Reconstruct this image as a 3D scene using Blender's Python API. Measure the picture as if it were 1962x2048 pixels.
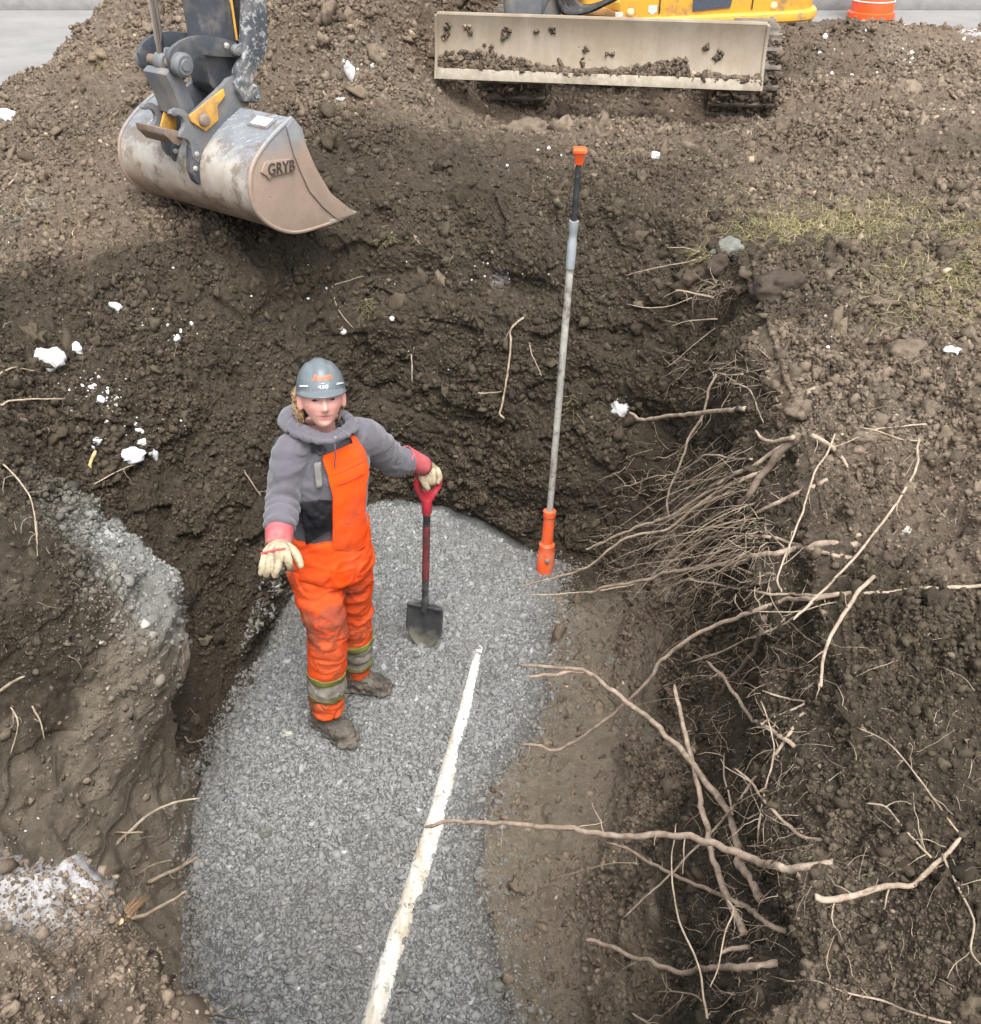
import bpy, bmesh, math, random
import numpy as np
from mathutils import Vector, Matrix, Euler
R_ = math.radians
S = bpy.context.scene
for o in list(bpy.data.objects): bpy.data.objects.remove(o)
# ---------------------------------------------------------------- camera, sky, sun, exposure
EYE = 1.65; PITCH = 35.0; FOC = 1965.0
cd = bpy.data.cameras.new('camera'); cam = bpy.data.objects.new('camera', cd)
S.collection.objects.link(cam); S.camera = cam
cam.location = (0, 0, EYE); cam.rotation_euler = (R_(90 - PITCH), 0, 0)
cd.sensor_fit = 'HORIZONTAL'; cd.sensor_width = 36; cd.lens = 36 * FOC / 1962
cd.clip_start = .05; cd.clip_end = 500
W = bpy.data.worlds.new('World'); S.world = W; W.use_nodes = True
nt = W.node_tree; bg = nt.nodes['Background']
sky = nt.nodes.new('ShaderNodeTexSky'); sky.sky_type = 'NISHITA'; sky.sun_disc = False
SUN_EL, SUN_AZ = R_(62), R_(165)
sky.sun_elevation = SUN_EL; sky.sun_rotation = SUN_AZ; sky.air_density = 1.0; sky.dust_density = 6.0; sky.ozone_density = 1.0
hs = nt.nodes.new('ShaderNodeHueSaturation'); hs.inputs['Saturation'].default_value = .14
nt.links.new(sky.outputs[0], hs.inputs['Color']); nt.links.new(hs.outputs[0], bg.inputs[0])
bg.inputs[1].default_value = .15
sl = bpy.data.lights.new('sun', 'SUN'); sl.energy = .8; sl.angle = R_(45); sl.color = (1, .97, .93)
so = bpy.data.objects.new('sun', sl); S.collection.objects.link(so)
sd = Vector((math.sin(SUN_AZ) * math.cos(SUN_EL), math.cos(SUN_AZ) * math.cos(SUN_EL), math.sin(SUN_EL)))
so.rotation_euler = (-sd).to_track_quat('-Z', 'Y').to_euler(); so.location = (0, 0, 20)
S.view_settings.view_transform = 'Standard'; S.view_settings.look = 'None'
S.view_settings.exposure = 1.45; S.view_settings.gamma = 1.0
S.cycles.max_bounces = 6; S.cycles.diffuse_bounces = 4; S.cycles.glossy_bounces = 3
S.cycles.use_denoising = True; S.render.film_transparent = False
RES = 1.0      # terrain density factor
# ---------------------------------------------------------------- geometry helpers
_t = R_(PITCH); CAM = np.array([0, 0, EYE])
FW = np.array([0, math.cos(_t), -math.sin(_t)]); UP = np.array([0, math.sin(_t), math.cos(_t)]); RT = np.array([1., 0, 0])
def ray(x, y): return FW + (x - 981) / FOC * RT - (y - 1024) / FOC * UP
def at_depth(x, y, d): return CAM + d * ray(x, y)
def at_z(x, y, z):
    r = ray(x, y); return CAM + r * ((z - EYE) / r[2])
def at_y(x, y, Y):
    r = ray(x, y); return CAM + r * (Y / r[1])
def at_plane(x, y, p0, n):
    r = ray(x, y); return CAM + r * (np.dot(p0 - CAM, n) / np.dot(r, n))
def depth_of(p): return float((np.asarray(p) - CAM) @ FW)
def smooth(a, b, x):
    t = np.clip((np.asarray(x, float) - a) / (b - a), 0, 1); return t * t * (3 - 2 * t)
def hsh(ix, iy, iz, seed):
    h = (ix.astype(np.uint32) * np.uint32(374761393) + iy.astype(np.uint32) * np.uint32(668265263)
         + iz.astype(np.uint32) * np.uint32(2246822519) + np.uint32(seed * 3266489917 & 0xffffffff))
    h = (h ^ (h >> np.uint32(13))) * np.uint32(1274126177)
    h = (h ^ (h >> np.uint32(16))) * np.uint32(2654435769)
    return ((h ^ (h >> np.uint32(15))) & np.uint32(0xffffff)).astype(np.float32) / np.float32(16777215)
def vnoise(P, seed=0):
    """smooth value noise in [-1, 1] at points P (n, 3)"""
    P = P.astype(np.float32) + np.float32(100); I = np.floor(P); f = P - I; I = I.astype(np.int64)
    f = f * f * f * (f * (f * 6 - 15) + 10); r = 0
    for dx in (0, 1):
        wx = f[:, 0] if dx else 1 - f[:, 0]
        for dy in (0, 1):
            wy = wx * (f[:, 1] if dy else 1 - f[:, 1])
            for dz in (0, 1):
                r = r + wy * (f[:, 2] if dz else 1 - f[:, 2]) * hsh(I[:, 0] + dx, I[:, 1] + dy, I[:, 2] + dz, seed)
    return r * 2 - 1
def fbm(P, freq, octv=4, seed=0, gain=.5, lac=2.03):
    a, s, r = 1., 0., 0.
    for k in range(octv):
        r = r + a * vnoise(P * freq + k * 17.3, seed + k); s += a; a *= gain; freq *= lac
    return r / s
def worley(P, freq, seed=0):
    """nearest jittered cell: distance and a random number of the cell"""
    Q = P.astype(np.float32) * np.float32(freq) + np.float32(500); I0 = np.floor(Q - .5).astype(np.int64)
    best = np.full(len(Q), 9., np.float32); rid = np.zeros(len(Q), np.float32)
    for dx in (0, 1):
        for dy in (0, 1):
            for dz in (0, 1):
                I = I0 + np.array([dx, dy, dz])
                c = [I[:, k] + .5 + .75 * (hsh(I[:, 0], I[:, 1], I[:, 2], seed + 11 * k + 1) - .5) for k in range(3)]
                d = np.sqrt((Q[:, 0] - c[0]) ** 2 + (Q[:, 1] - c[1]) ** 2 + (Q[:, 2] - c[2]) ** 2)
                m = d < best; best = np.where(m, d, best)
                rid = np.where(m, hsh(I[:, 0], I[:, 1], I[:, 2], seed + 77), rid)
    return best, rid
# ---------------------------------------------------------------- object helpers
def link(name, me, mat, parent=None, smooth_=True):
    if mat is not None and not me.materials: me.materials.append(mat)
    if smooth_: me.polygons.foreach_set('use_smooth', np.ones(len(me.polygons), bool))
    o = bpy.data.objects.new(name, me); S.collection.objects.link(o)
    if parent is not None:
        o.parent = parent
        if parent.type == 'EMPTY': o.matrix_parent_inverse = Matrix.Translation(-Vector(parent.location))
    return o
def tag(o, label=None, cat=None, group=None, kind=None):
    if label: o['label'] = label
    if cat: o['category'] = cat
    if group: o['group'] = group
    if kind: o['kind'] = kind
    return o
def empty(name, loc, label, cat, group=None):
    o = bpy.data.objects.new(name, None); S.collection.objects.link(o); o.location = loc; o.empty_display_size = .1
    return tag(o, label, cat, group)
def np_mesh(name, V, F):
    """V (n,3), F (m,k) with k = 3 or 4"""
    me = bpy.data.meshes.new(name); F = np.asarray(F, np.int32); k = F.shape[1]
    me.vertices.add(len(V)); me.vertices.foreach_set('co', np.asarray(V, np.float32).ravel())
    me.loops.add(F.size); me.loops.foreach_set('vertex_index', F.ravel())
    me.polygons.add(len(F)); me.polygons.foreach_set('loop_start', np.arange(0, F.size, k, dtype=np.int32))
    me.update(calc_edges=True); return me
class MB:
    """a bag of shapes that becomes ONE mesh"""
    def __init__(s): s.v = []; s.f = []
    def add(s, V, F):
        n = len(s.v); s.v += [tuple(map(float, p)) for p in V]; s.f += [tuple(i + n for i in q) for q in F]; return s
    def box(s, c, size, M=None):
        x, y, z = [k / 2 for k in size]; V = [(a, b, d) for a in (-x, x) for b in (-y, y) for d in (-z, z)]
        F = [(0, 1, 3, 2), (4, 6, 7, 5), (0, 4, 5, 1), (2, 3, 7, 6), (0, 2, 6, 4), (1, 5, 7, 3)]
        if M is not None: V = [M @ Vector(p) for p in V]
        return s.add([Vector(p) + Vector(c) for p in V], F)
    def tube(s, pts, rad, n=10, caps=True, flat=None):
        pts = [Vector(p) for p in pts]; N = len(pts)
        if not hasattr(rad, '__len__'): rad = [rad] * N
        t0 = (pts[1] - pts[0]).normalized(); a = t0.orthogonal().normalized(); V = []; F = []
        for i, p in enumerate(pts):
            t = (pts[min(i + 1, N - 1)] - pts[max(i - 1, 0)]).normalized()
            a = (a - t * a.dot(t)).normalized(); b = t.cross(a)
            for k in range(n):
                an = 2 * math.pi * k / n; V.append(p + (a * math.cos(an) + b * math.sin(an)) * rad[i])
        for i in range(N - 1):
            for k in range(n):
                F.append((i * n + k, i * n + (k + 1) % n, (i + 1) * n + (k + 1) % n, (i + 1) * n + k))
        if caps: F += [tuple(range(n - 1, -1, -1)), tuple((N - 1) * n + k for k in range(n))]
        return s.add(V, F)
    def lathe(s, c, axis, prof, n=24):
        """prof: list of (radius, height along axis)"""
        ax = Vector(axis).normalized(); a = ax.orthogonal().normalized(); b = ax.cross(a); c = Vector(c); V = []; F = []
        for r, h in prof:
            for k in range(n):
                an = 2 * math.pi * k / n; V.append(c + ax * h + (a * math.cos(an) + b * math.sin(an)) * max(r, 1e-4))
        for i in range(len(prof) - 1):
            for k in range(n):
                F.append((i * n + k, i * n + (k + 1) % n, (i + 1) * n + (k + 1) % n, (i + 1) * n + k))
        F += [tuple(range(n - 1, -1, -1)), tuple((len(prof) - 1) * n + k for k in range(n))]
        return s.add(V, F)
    def prism(s, pts, d):
        """polygon pts pushed along the vector d"""
        n = len(pts); d = Vector(d); P = [Vector(p) for p in pts]; V = P + [p + d for p in P]
        F = [tuple(range(n)), tuple(range(2 * n - 1, n - 1, -1))] + [(i, i + n, (i + 1) % n + n, (i + 1) % n) for i in range(n)]
        return s.add(V, F)
    def mesh(s, name, bevel=0, seg=2, angle=30):
        me = bpy.data.meshes.new(name); me.from_pydata(s.v, [], s.f); bm = bmesh.new(); bm.from_mesh(me)
        bmesh.ops.recalc_face_normals(bm, faces=bm.faces)
        if bevel:
            ed = [e for e in bm.edges if len(e.link_faces) == 2 and e.calc_face_angle(0) > R_(angle)]
            bmesh.ops.bevel(bm, geom=ed, offset=bevel, segments=seg, profile=.6, affect='EDGES', clamp_overlap=True)
        bm.to_mesh(me); bm.free(); return me
    def build(s, name, mat, parent=None, bevel=0, seg=2, auto=35, angle=30):
        me = s.mesh(name, bevel, seg, angle); o = link(name, me, mat, parent)
        try: me.set_sharp_from_angle(angle=R_(auto))
        except Exception: pass
        return o
def catmull(P, n=8):
    P = [np.asarray(p, float) for p in P]; Q = [2 * P[0] - P[1]] + P + [2 * P[-1] - P[-2]]; out = []
    for i in range(1, len(Q) - 2):
        for k in range(n):
            t = k / n; a, b, c, d = Q[i - 1:i + 3]
            out.append(.5 * (2 * b + (c - a) * t + (2 * a - 5 * b + 4 * c - d) * t * t + (3 * b - a - 3 * c + d) * t ** 3))
    out.append(P[-1]); return out
# ---------------------------------------------------------------- materials
class NT:
    def __init__(s, name):
        s.m = bpy.data.materials.new(name); s.m.use_nodes = True; s.t = s.m.node_tree; s.b = s.t.nodes['Principled BSDF']
    def n(s, ty, **kw):
        q = s.t.nodes.new(ty)
        for k, v in kw.items(): setattr(q, k, v)
        return q
    def l(s, a, b): s.t.links.new(a, b)
    def coord(s, kind='Object', scale=None):
        c = s.n('ShaderNodeTexCoord').outputs[kind]
        if scale is None: return c
        m = s.n('ShaderNodeMapping'); m.inputs['Scale'].default_value = scale; s.l(c, m.inputs['Vector']); return m.outputs[0]
    def noise(s, scale, detail=4, rough=.55, vec=None, dist=0):
        q = s.n('ShaderNodeTexNoise'); q.inputs['Scale'].default_value = scale; q.inputs['Detail'].default_value = detail
        q.inputs['Roughness'].default_value = rough; q.inputs['Distortion'].default_value = dist
        s.l(vec if vec is not None else s.coord(), q.inputs['Vector']); return q.outputs['Fac']
    def voro(s, scale, out='Distance', vec=None, rnd=1):
        q = s.n('ShaderNodeTexVoronoi'); q.inputs['Scale'].default_value = scale; q.inputs['Randomness'].default_value = rnd
        s.l(vec if vec is not None else s.coord(), q.inputs['Vector']); return q.outputs[out]
    def ramp(s, fac, stops):
        q = s.n('ShaderNodeValToRGB'); e = q.color_ramp.elements
        while len(e) < len(stops): e.new(.5)
        for i, (p, c) in enumerate(stops):
            e[i].position = p; c = c if hasattr(c, '__len__') else (c, c, c); e[i].color = (*c[:3], 1)
        s.l(fac, q.inputs['Fac']); return q.outputs['Color']
    def mix(s, fac, a, b, mode='MIX'):
        q = s.n('ShaderNodeMix', data_type='RGBA', blend_type=mode)
        for v, i in ((fac, 0), (a, 6), (b, 7)):
            if isinstance(v, (int, float)): q.inputs[i].default_value = v if i == 0 else (v, v, v, 1)
            elif isinstance(v, tuple): q.inputs[i].default_value = (*v[:3], 1)
            else: s.l(v, q.inputs[i])
        return q.outputs[2]
    def math(s, op, a, b=0.):
        q = s.n('ShaderNodeMath', operation=op)
        for i, v in enumerate((a, b)):
            if isinstance(v, (int, float)): q.inputs[i].default_value = v
            else: s.l(v, q.inputs[i])
        return q.outputs[0]
    def attr(s, name):
        q = s.n('ShaderNodeAttribute'); q.attribute_name = name; return q
    def bump(s, h, strength=.5, dist=.01):
        q = s.n('ShaderNodeBump'); q.inputs['Strength'].default_value = strength; q.inputs['Distance'].default_value = dist
        s.l(h, q.inputs['Height']); s.l(q.outputs[0], s.b.inputs['Normal']); return q
    def set(s, col=None, rough=None, metal=None, spec=None):
        for v, k in ((col, 'Base Color'), (rough, 'Roughness'), (metal, 'Metallic'), (spec, 'Specular IOR Level')):
            if v is None: continue
            if isinstance(v, tuple): s.b.inputs[k].default_value = (*v[:3], 1)
            elif isinstance(v, (int, float)): s.b.inputs[k].default_value = v
            else: s.l(v, s.b.inputs[k])
        return s.m
def simple(name, col, rough=.6, metal=0, var=.25, scale=20, bump=0, spec=.4, dirt=None, dirt_amt=.5, dirt_scale=6):
    t = NT(name); f = t.noise(scale, 5, .6); c = t.mix(t.ramp(f, [(.3, 0), (.7, 1)]), tuple(k * (1 - var) for k in col), tuple(min(1, k * (1 + var)) for k in col))
    if dirt:
        d = t.ramp(t.noise(dirt_scale, 6, .65), [(.62 - dirt_amt * .3, 0), (.72 - dirt_amt * .2, 1)]); c = t.mix(t.math('MULTIPLY', d, .85), c, dirt)
    if bump: t.bump(t.noise(scale * 3, 4, .6), bump, .01)
    return t.set(c, rough, metal, spec)
# ================================================================ THE GROUND: pit, banks and spoil heaps as one sheet
# stations round the pit: (floor edge x, y, z) and (rim x, y, z)
ST = [((.28, 1.30, -1.66), (.50, .85, -.15)), ((.30, 1.64, -1.68), (.68, 1.20, -.12)), ((.26, 2.29, -1.68), (.88, 1.70, -.10)),
      ((.42, 3.06, -1.68), (1.00, 2.25, -.10)), ((.54, 3.50, -1.68), (1.07, 2.95, -.05)), ((.62, 3.95, -1.70), (1.12, 3.70, 0)),
      ((.56, 4.25, -1.72), (1.18, 4.32, 0)), ((.40, 4.35, -1.74), (.92, 4.95, 0)), ((.20, 4.50, -1.74), (.42, 5.32, 0)),
      ((-.05, 4.75, -1.74), (-.10, 5.52, 0)), ((-.40, 4.93, -1.74), (-.52, 5.56, 0)), ((-.735, 4.92, -1.74), (-.95, 5.48, -.03)),
      ((-.99, 4.30, -1.74), (-1.50, 5.05, -.08)), ((-1.13, 3.78, -1.74), (-2.25, 4.40, -.02)), ((-1.18, 3.40, -1.74), (-2.25, 3.60, -.04)),
      ((-1.25, 2.90, -1.74), (-2.05, 2.95, 0)), ((-1.23, 2.50, -1.74), (-2.2, 2.35, 0)), ((-1.12, 2.13, -1.74), (-2.0, 1.78, 0)),
      ((-1.02, 1.74, -1.74), (-1.5, 1.28, -.06)), ((-.88, 1.44, -1.74), (-.88, 1.22, -.16)), ((-.70, 1.25, -1.74), (-.64, 1.04, -.36)),
      ((0.0, 1.10, -1.74), (0.0, .62, -.10))]
CEN = np.array([-.1, 2.9])
def heap(x, y):
    def g(x0, y0, sx, sy, h): return h * np.exp(-.5 * (((x - x0) / sx) ** 2 + ((y - y0) / sy) ** 2))
    z = g(-1.5, 8.5, 1.25, 1.25, 1.12) + g(.1, 9.3, .9, .9, .75) + g(-2.6, 6.6, .7, .7, .15) + g(-1.2, 6.6, .8, .5, .12)
    z = z + g(3.3, 8.9, .75, .55, .20) + g(4.6, 9.1, .6, .6, .12) + g(2.75, 6.4, .45, .8, .24) + g(2.2, 9.4, .9, .6, .12)
    z = z + g(1.9, 3.2, .5, .9, .06) + g(1.6, 1.7, .45, .6, .06) + g(-2.2, 5.2, .5, .4, .05)
    flat = smooth(0, .9, np.minimum(np.minimum(x + .75, 2.3 - x + .1 * (y - 6.5)), np.minimum(y - 5.9, 9.2 - y)))
    z = z * (1 - .9 * flat)
    z = z - .35 * smooth(9.7, 10.6, y) - .35 * 0.
    z = z - .30 * smooth(2.5, 3.5, -x) * smooth(6.2, 7.6, y) - .40 * smooth(3.95, 4.9, -x) * smooth(5.5, 7.0, y) - .5 * smooth(6.5, 8.0, np.abs(x))
    return z
def cr(P, i, t):
    n = len(P); a, b, c, d = P[(i - 1) % n], P[i], P[(i + 1) % n], P[(i + 2) % n]; t = t[:, None]
    return .5 * (2 * b + (c - a) * t + (2 * a - 5 * b + 4 * c - d) * t * t + (3 * b - a - 3 * c + d) * t ** 3)
Fs = np.array([s[0] for s in ST]); Rs = np.array([s[1] for s in ST]); nS = len(ST)
ang = np.unwrap(np.arctan2(Rs[:, 1] - CEN[1], Rs[:, 0] - CEN[0]))
Fu, Ru, Su = [], [], []
for i in range(nS):
    j = (i + 1) % nS; da = abs(math.degrees(((ang[j] - ang[i] + math.pi) % (2 * math.pi)) - math.pi))
    n = max(da * (9 if 4 <= i <= 14 else 4), np.linalg.norm(Fs[i] - Fs[j]) / .0065, np.linalg.norm(Rs[i] - Rs[j]) / .0065) * RES
    if i >= 20: n /= 4
    t = np.arange(int(n)) / int(n)
    Fu.append(cr(Fs, i, t)); Ru.append(cr(Rs, i, t)); Su.append(i + t)
Fu = np.concatenate(Fu); Ru = np.concatenate(Ru); U = len(Fu)
# spine of the floor
spy = np.clip(Fu[:, 1], 1.7, 4.3); SP = np.stack([-.28 + 0 * spy + .02 * (spy - 3), spy, np.full(U, -1.76)], 1)
nf, nw, no = int(130 * RES), int(330 * RES), int(420 * RES)
rows = []
for t in np.linspace(0, 1, nf, endpoint=False):
    p = SP + (Fu - SP) * t; p[:, 2] = SP[:, 2] + (Fu[:, 2] - SP[:, 2]) * t ** 1.7; rows.append(p)
_su = np.concatenate(Su); RIGHT = (1 - smooth(4.5, 6.5, _su)) + smooth(21, 22, _su); BENCH = np.exp(-.5 * ((_su - 15.9) / .75) ** 2); FARW = smooth(5.5, 8, _su) * (1 - smooth(12.5, 14.5, _su))
for v in np.linspace(0, 1, nw, endpoint=False):
    h = .55 * (v * v * (3 - 2 * v)) + .45 * v; p = Fu + (Ru - Fu) * (v + (v ** 2.1 - v) * FARW + (v ** 5 - v) * BENCH + (v ** .72 - v) * RIGHT)[:, None]; p[:, 2] = Fu[:, 2] + (Ru[:, 2] - Fu[:, 2]) * h; rows.append(p)
dirv = Ru[:, :2] - CEN; dirv /= np.linalg.norm(dirv, axis=1)[:, None]
b_ = .0065 / RES; a_ = .923
hR = heap(Ru[:, 0], Ru[:, 1])
for k in range(no):
    r = a_ * (math.exp(b_ * k) - 1); p = np.zeros((U, 3)); p[:, :2] = Ru[:, :2] + dirv * r
    p[:, 2] = heap(p[:, 0], p[:, 1]) + (Ru[:, 2] - hR) * math.exp(-(r / .45) ** 1.5); rows.append(p)
B = np.stack(rows)                       # (V, U, 3)
nV = len(B); zone_v = np.concatenate([np.linspace(0, 1, nf, endpoint=False), 1 + np.linspace(0, 1, nw, endpoint=False), 2 + np.arange(no) / no])
def normals(G):
    du = np.roll(G, -1, 1) - np.roll(G, 1, 1); dv = np.gradient(G, axis=0); n = np.cross(du, dv)
    l = np.linalg.norm(n, axis=2, keepdims=True); n = n / np.maximum(l, 1e-9); return n
N = normals(B); P = B.reshape(-1, 3); Nf = N.reshape(-1, 3)
if Nf[:, 2].mean() < 0: Nf = -Nf
VV = np.repeat(zone_v, U); UU = np.tile(np.concatenate(Su), nV)
wall = smooth(1.0, 1.12, VV) * (1 - smooth(1.93, 2.02, VV)); floor_ = 1 - smooth(.93, 1.05, VV); top = smooth(1.93, 2.02, VV)
# gravel bed outline on the floor (world x for a given y, right edge) and clay shelf beyond it
GX = np.array([[1.0, .05], [1.76, .10], [2.04, .035], [2.4, -.03], [2.75, -.02], [3.0, .16], [3.3, .27], [3.7, .33], [4.1, .37], [4.4, .45], [5.2, .45]])
gx = np.interp(P[:, 1], GX[:, 0], GX[:, 1]) + .05 * fbm(P, 4, 3, 5)
grav = floor_ * (1 - smooth(-.03, .03, P[:, 0] - gx))
_ln = smooth(14.6, 15.8, UU) * (1 - smooth(20, 21, UU)); _rt = 1 - smooth(4.2, 6.5, UU) * (1 - smooth(20.5, 21.5, UU))
clay = (1 - smooth(1.45, 1.9, VV + .16 * fbm(P, 2.5, 3, 9))) * (1 - grav) * np.maximum(_ln, _rt * (1 - smooth(1.18, 1.60, VV + .2 * fbm(P, 3.5, 3, 19))))
clay_s = clay * _ln
# big shapes
low = fbm(P, 1.1, 3, 21); mid = fbm(P, 3.3, 4, 31)
clods0 = lambda P_, f_: (lambda q: (1 - q[0]) * q[1])(worley(P_, f_, 29))
rimw = np.exp(-.5 * ((VV - 2.0) / .10) ** 2); d = rimw * ((.05 + .07 * smooth(1.5, 3, UU) * (1 - smooth(6, 7.5, UU))) * fbm(P, 2.6, 3, 23) + .045 * fbm(P, 6.5, 2, 24)) + wall * (.075 * low + .055 * mid) + top * (.05 * low + .04 * mid) + floor_ * (grav * (.045 * mid + .018 * fbm(P, 9, 2, 34)) + (1 - grav) * (.05 * mid + .02 * fbm(P, 9, 3, 33)))
def blob(c, r): return np.exp(-.5 * (((P - np.array(c)) / np.array(r)) ** 2).sum(1))
but = blob((-1.28, 2.82, -.72), (.30, .24, .24)); d += .24 * but + .08 * but * fbm(P, 7, 4, 25) + .07 * but * (clods0(P + .05 * mid[:, None], 9.) + .5 * clods0(P, 19.) - .25)
d += .07 * blob((.95, 2.6, -.25), (.25, .6, .16)) + .04 * blob((-.75, 1.2, -.3), (.2, .2, .3)) + .05 * blob((1.0, 3.7, -.2), (.2, .4, .12))
d -= .14 * blob((-.55, 5.02, -.42), (.22, .2, .09)) + .10 * blob((.12, 5.0, -.38), (.14, .2, .06)) + .12 * blob((.98, 2.35, -.62), (.2, .22, .16))
d -= .10 * blob((.35, 4.6, -1.5), (.2, .2, .09)) + .10 * blob((.95, 1.95, -.9), (.2, .2, .2)) + .10 * blob((.8, 4.35, -.9), (.12, .2, .07)) + .16 * blob((1.35, 1.45, -.05), (.16, .16, .1))
_rbk = smooth(.62, .9, P[:, 0]) * (1 - smooth(3.0, 4.0, P[:, 1])) * smooth(1.6, 1.9, VV)
_q = P + .06 * np.stack([fbm(P, 8, 2, 26), fbm(P, 8, 2, 27), fbm(P, 8, 2, 28)], 1)
d += _rbk * (.085 * (lambda q: np.clip(1 - (q[0] / .75) ** 2, 0, 1) * (q[1] - .25))(worley(_q, 5.2, 35)) + .05 * (lambda q: np.clip(1 - (q[0] / .75) ** 2, 0, 1) * (q[1] - .2))(worley(_q, 10.5, 36)))
d += floor_ * (1 - grav) * .05 * (lambda q: np.clip(1 - (q[0] / .75) ** 2, 0, 1) * q[1] ** 2)(worley(_q, 8., 37))
# ledges and cracks of the dug faces
led = worley(P * np.array([1, 1, 1.6]), 4.2, 41); d += wall * (1 - .6 * clay_s) * (.05 * (led[1] - .5) + .02 * (.5 - led[0]))
led2 = worley(P * np.array([1, 1, 1.3]) + .03 * mid[:, None], 11., 43); am2 = smooth(-.25, .4, fbm(P, 2.2, 3, 51))
d += (wall * .030 + top * .034) * am2 * (led2[1] - .35) * (1 - .75 * clay_s)
# crumbs: broken, ragged clods at several sizes
loose = np.clip(top * (.62 + .75 * fbm(P, 1.6, 3, 61)) + wall * (.36 + .6 * fbm(P, 1.9, 3, 63)) + floor_ * (1 - grav) * (.35 + .5 * fbm(P, 2.6, 3, 67)), .04, 1) * (1 - .85 * clay_s) * (1 - grav)
far = smooth(4.5, 7.5, P[:, 1])
w1 = fbm(P, 30, 2, 65)[:, None] * np.array([[.020, -.017, .018]]) + fbm(P, 31, 2, 66)[:, None] * np.array([[-.014, .019, .015]]); PW = P + w1
def clods(freq, amp, seed, warp=1.):
    w, r = worley(P + w1 * warp * min(1., 24 / freq), freq, seed); return amp * (np.clip(1 - (w / .74) ** 1.6, 0, 1)) * r ** 2.2
rough = .010 * (1 - 2 * np.abs(vnoise(PW * 34, 81))) + .007 * (1 - 2 * np.abs(vnoise(PW * 71, 82))) + .0045 * vnoise(P * 140, 83)
d += loose * (clods(9., .055 + .03 * far, 69) + clods(17., .045, 71) + clods(33., .030, 73) + clods(64., .018, 75))
d += (.35 + .9 * loose) * rough * (1 - grav) * (1 - .75 * clay_s) + .006 * grav * vnoise(P * 30, 85)
# bucket scrapes down the left face
d += clay_s * wall * .012 * np.sin(P[:, 1] * 46 + 3 * mid) * smooth(15, 17, UU) * (1 - smooth(19, 20, UU))
D = P + Nf * d[:, None]
frost = np.zeros(len(P))
def fr(x, y, z, r, a=1.):
    global frost
    c = at_z(x, y, z); frost = np.maximum(frost, a * np.exp(-.5 * (((D - c) ** 2).sum(1)) / r ** 2))
for q in [(95, 1760, -.12, .14, .9), (20, 1640, -.08, .10, .8), (100, 1990, -.2, .05, .9), (30, 1940, -.2, .07, .7), (170, 800, -.3, .13, .5), (260, 900, -.5, .12, .45), (330, 650, -.25, .12, .35), (1660, 690, 0, .12, .75),
          (1570, 605, 0, .08, .5), (1760, 610, 0, .12, .4), (700, 145, .6, .07, .9), (40, 440, 0, .25, .55), (1780, 120, .1, .22, .5), (1720, 95, .1, .2, .5), (1000, 560, -.4, .08, .55), (230, 850, -.4, .1, .5),
          (1950, 70, .2, .16, .8), (1420, 300, 0, .3, .2), (60, 240, .1, .12, .4), (1240, 800, -.9, .05, .9), (1240, 890, -1.1, .05, .5)]: fr(*q)
pale = np.zeros(len(P))                 # pale grey-green till and dry, bleached crust
c1 = np.array((-1.20, 2.86, -.60)); pale = np.maximum(pale, 1.6 * np.exp(-.5 * (((D - c1) / np.array((.30, .22, .17))) ** 2).sum(1)))
pale = np.maximum(pale, .5 * np.exp(-.5 * (((D - np.array((-1.25, 2.75, -.95))) / np.array((.2, .3, .3))) ** 2).sum(1)))
_rb = smooth(.7, 1.0, D[:, 0]) * (1 - smooth(3.2, 4.2, D[:, 1])) * top * (.25 + .75 * smooth(1.75, 2.15, D[:, 1])); _nl = (1 - smooth(1.25, 1.5, D[:, 1])) * smooth(-.45, -.55, D[:, 0]) * smooth(-1., -.6, D[:, 2]) if False else 0
_fd = np.linalg.norm(D[:, :2] - np.array((-.35, 4.9)), axis=1)
dry = np.clip(top * (.62 + .55 * fbm(P, 1.1, 4, 91)) + wall * smooth(1.55, 1.95, VV) * .25 * (1 - np.repeat(FARW[None], nV, 0).ravel()), 0, 1)
dry *= 1 - .75 * (1 - smooth(.7, 1.7, _fd + .35 * fbm(P, 1.7, 3, 93)))
dry *= 1 - .6 * smooth(.7, .9, D[:, 0]) * (1 - smooth(1.7, 2.2, D[:, 1] + .3 * fbm(P, 3, 3, 96)))
dry = np.clip(dry + .30 * _rb + .5 * np.exp(-.5 * (((D - np.array((-.85, 1.2, -.2))) / np.array((.35, .2, .35))) ** 2).sum(1)), 0, 1)
dry = np.clip(dry + .25 * smooth(5.5, 7, D[:, 1]), 0, 1)
dry *= 1 - .8 * np.clip(1 + .6 * fbm(P, 4, 3, 95), 0, 1.2) * np.exp(-.5 * (((D - np.array((.98, 1.95, -.05))) / np.array((.15, .55, .3))) ** 2).sum(1))   # darker soil tone along the right lip
dry *= 1 - .6 * np.exp(-.5 * (((D - np.array((1.25, 3.7, 0))) / np.array((.16, .4, .3))) ** 2).sum(1))
I = np.arange(nV * U).reshape(nV, U); a = I[:-1]; b = np.roll(I, -1, 1)[:-1]; c = np.roll(I, -1, 1)[1:]; e = I[1:]
Q = np.stack([a, b, c, e], 2).reshape(-1, 4)
gm = np_mesh('ground', D, Q)
def col_attr(me, name, cols):
    at = me.color_attributes.new(name, 'FLOAT_COLOR', 'POINT'); n = len(cols[0]); A = np.ones((n, 4), np.float32)
    for i, k in enumerate(cols): A[:, i] = np.clip(k, 0, 1)
    at.data.foreach_set('color', A.ravel())
col_attr(gm, 'soil', (dry, grav, clay)); col_attr(gm, 'crust', (frost, pale, wall))
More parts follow.
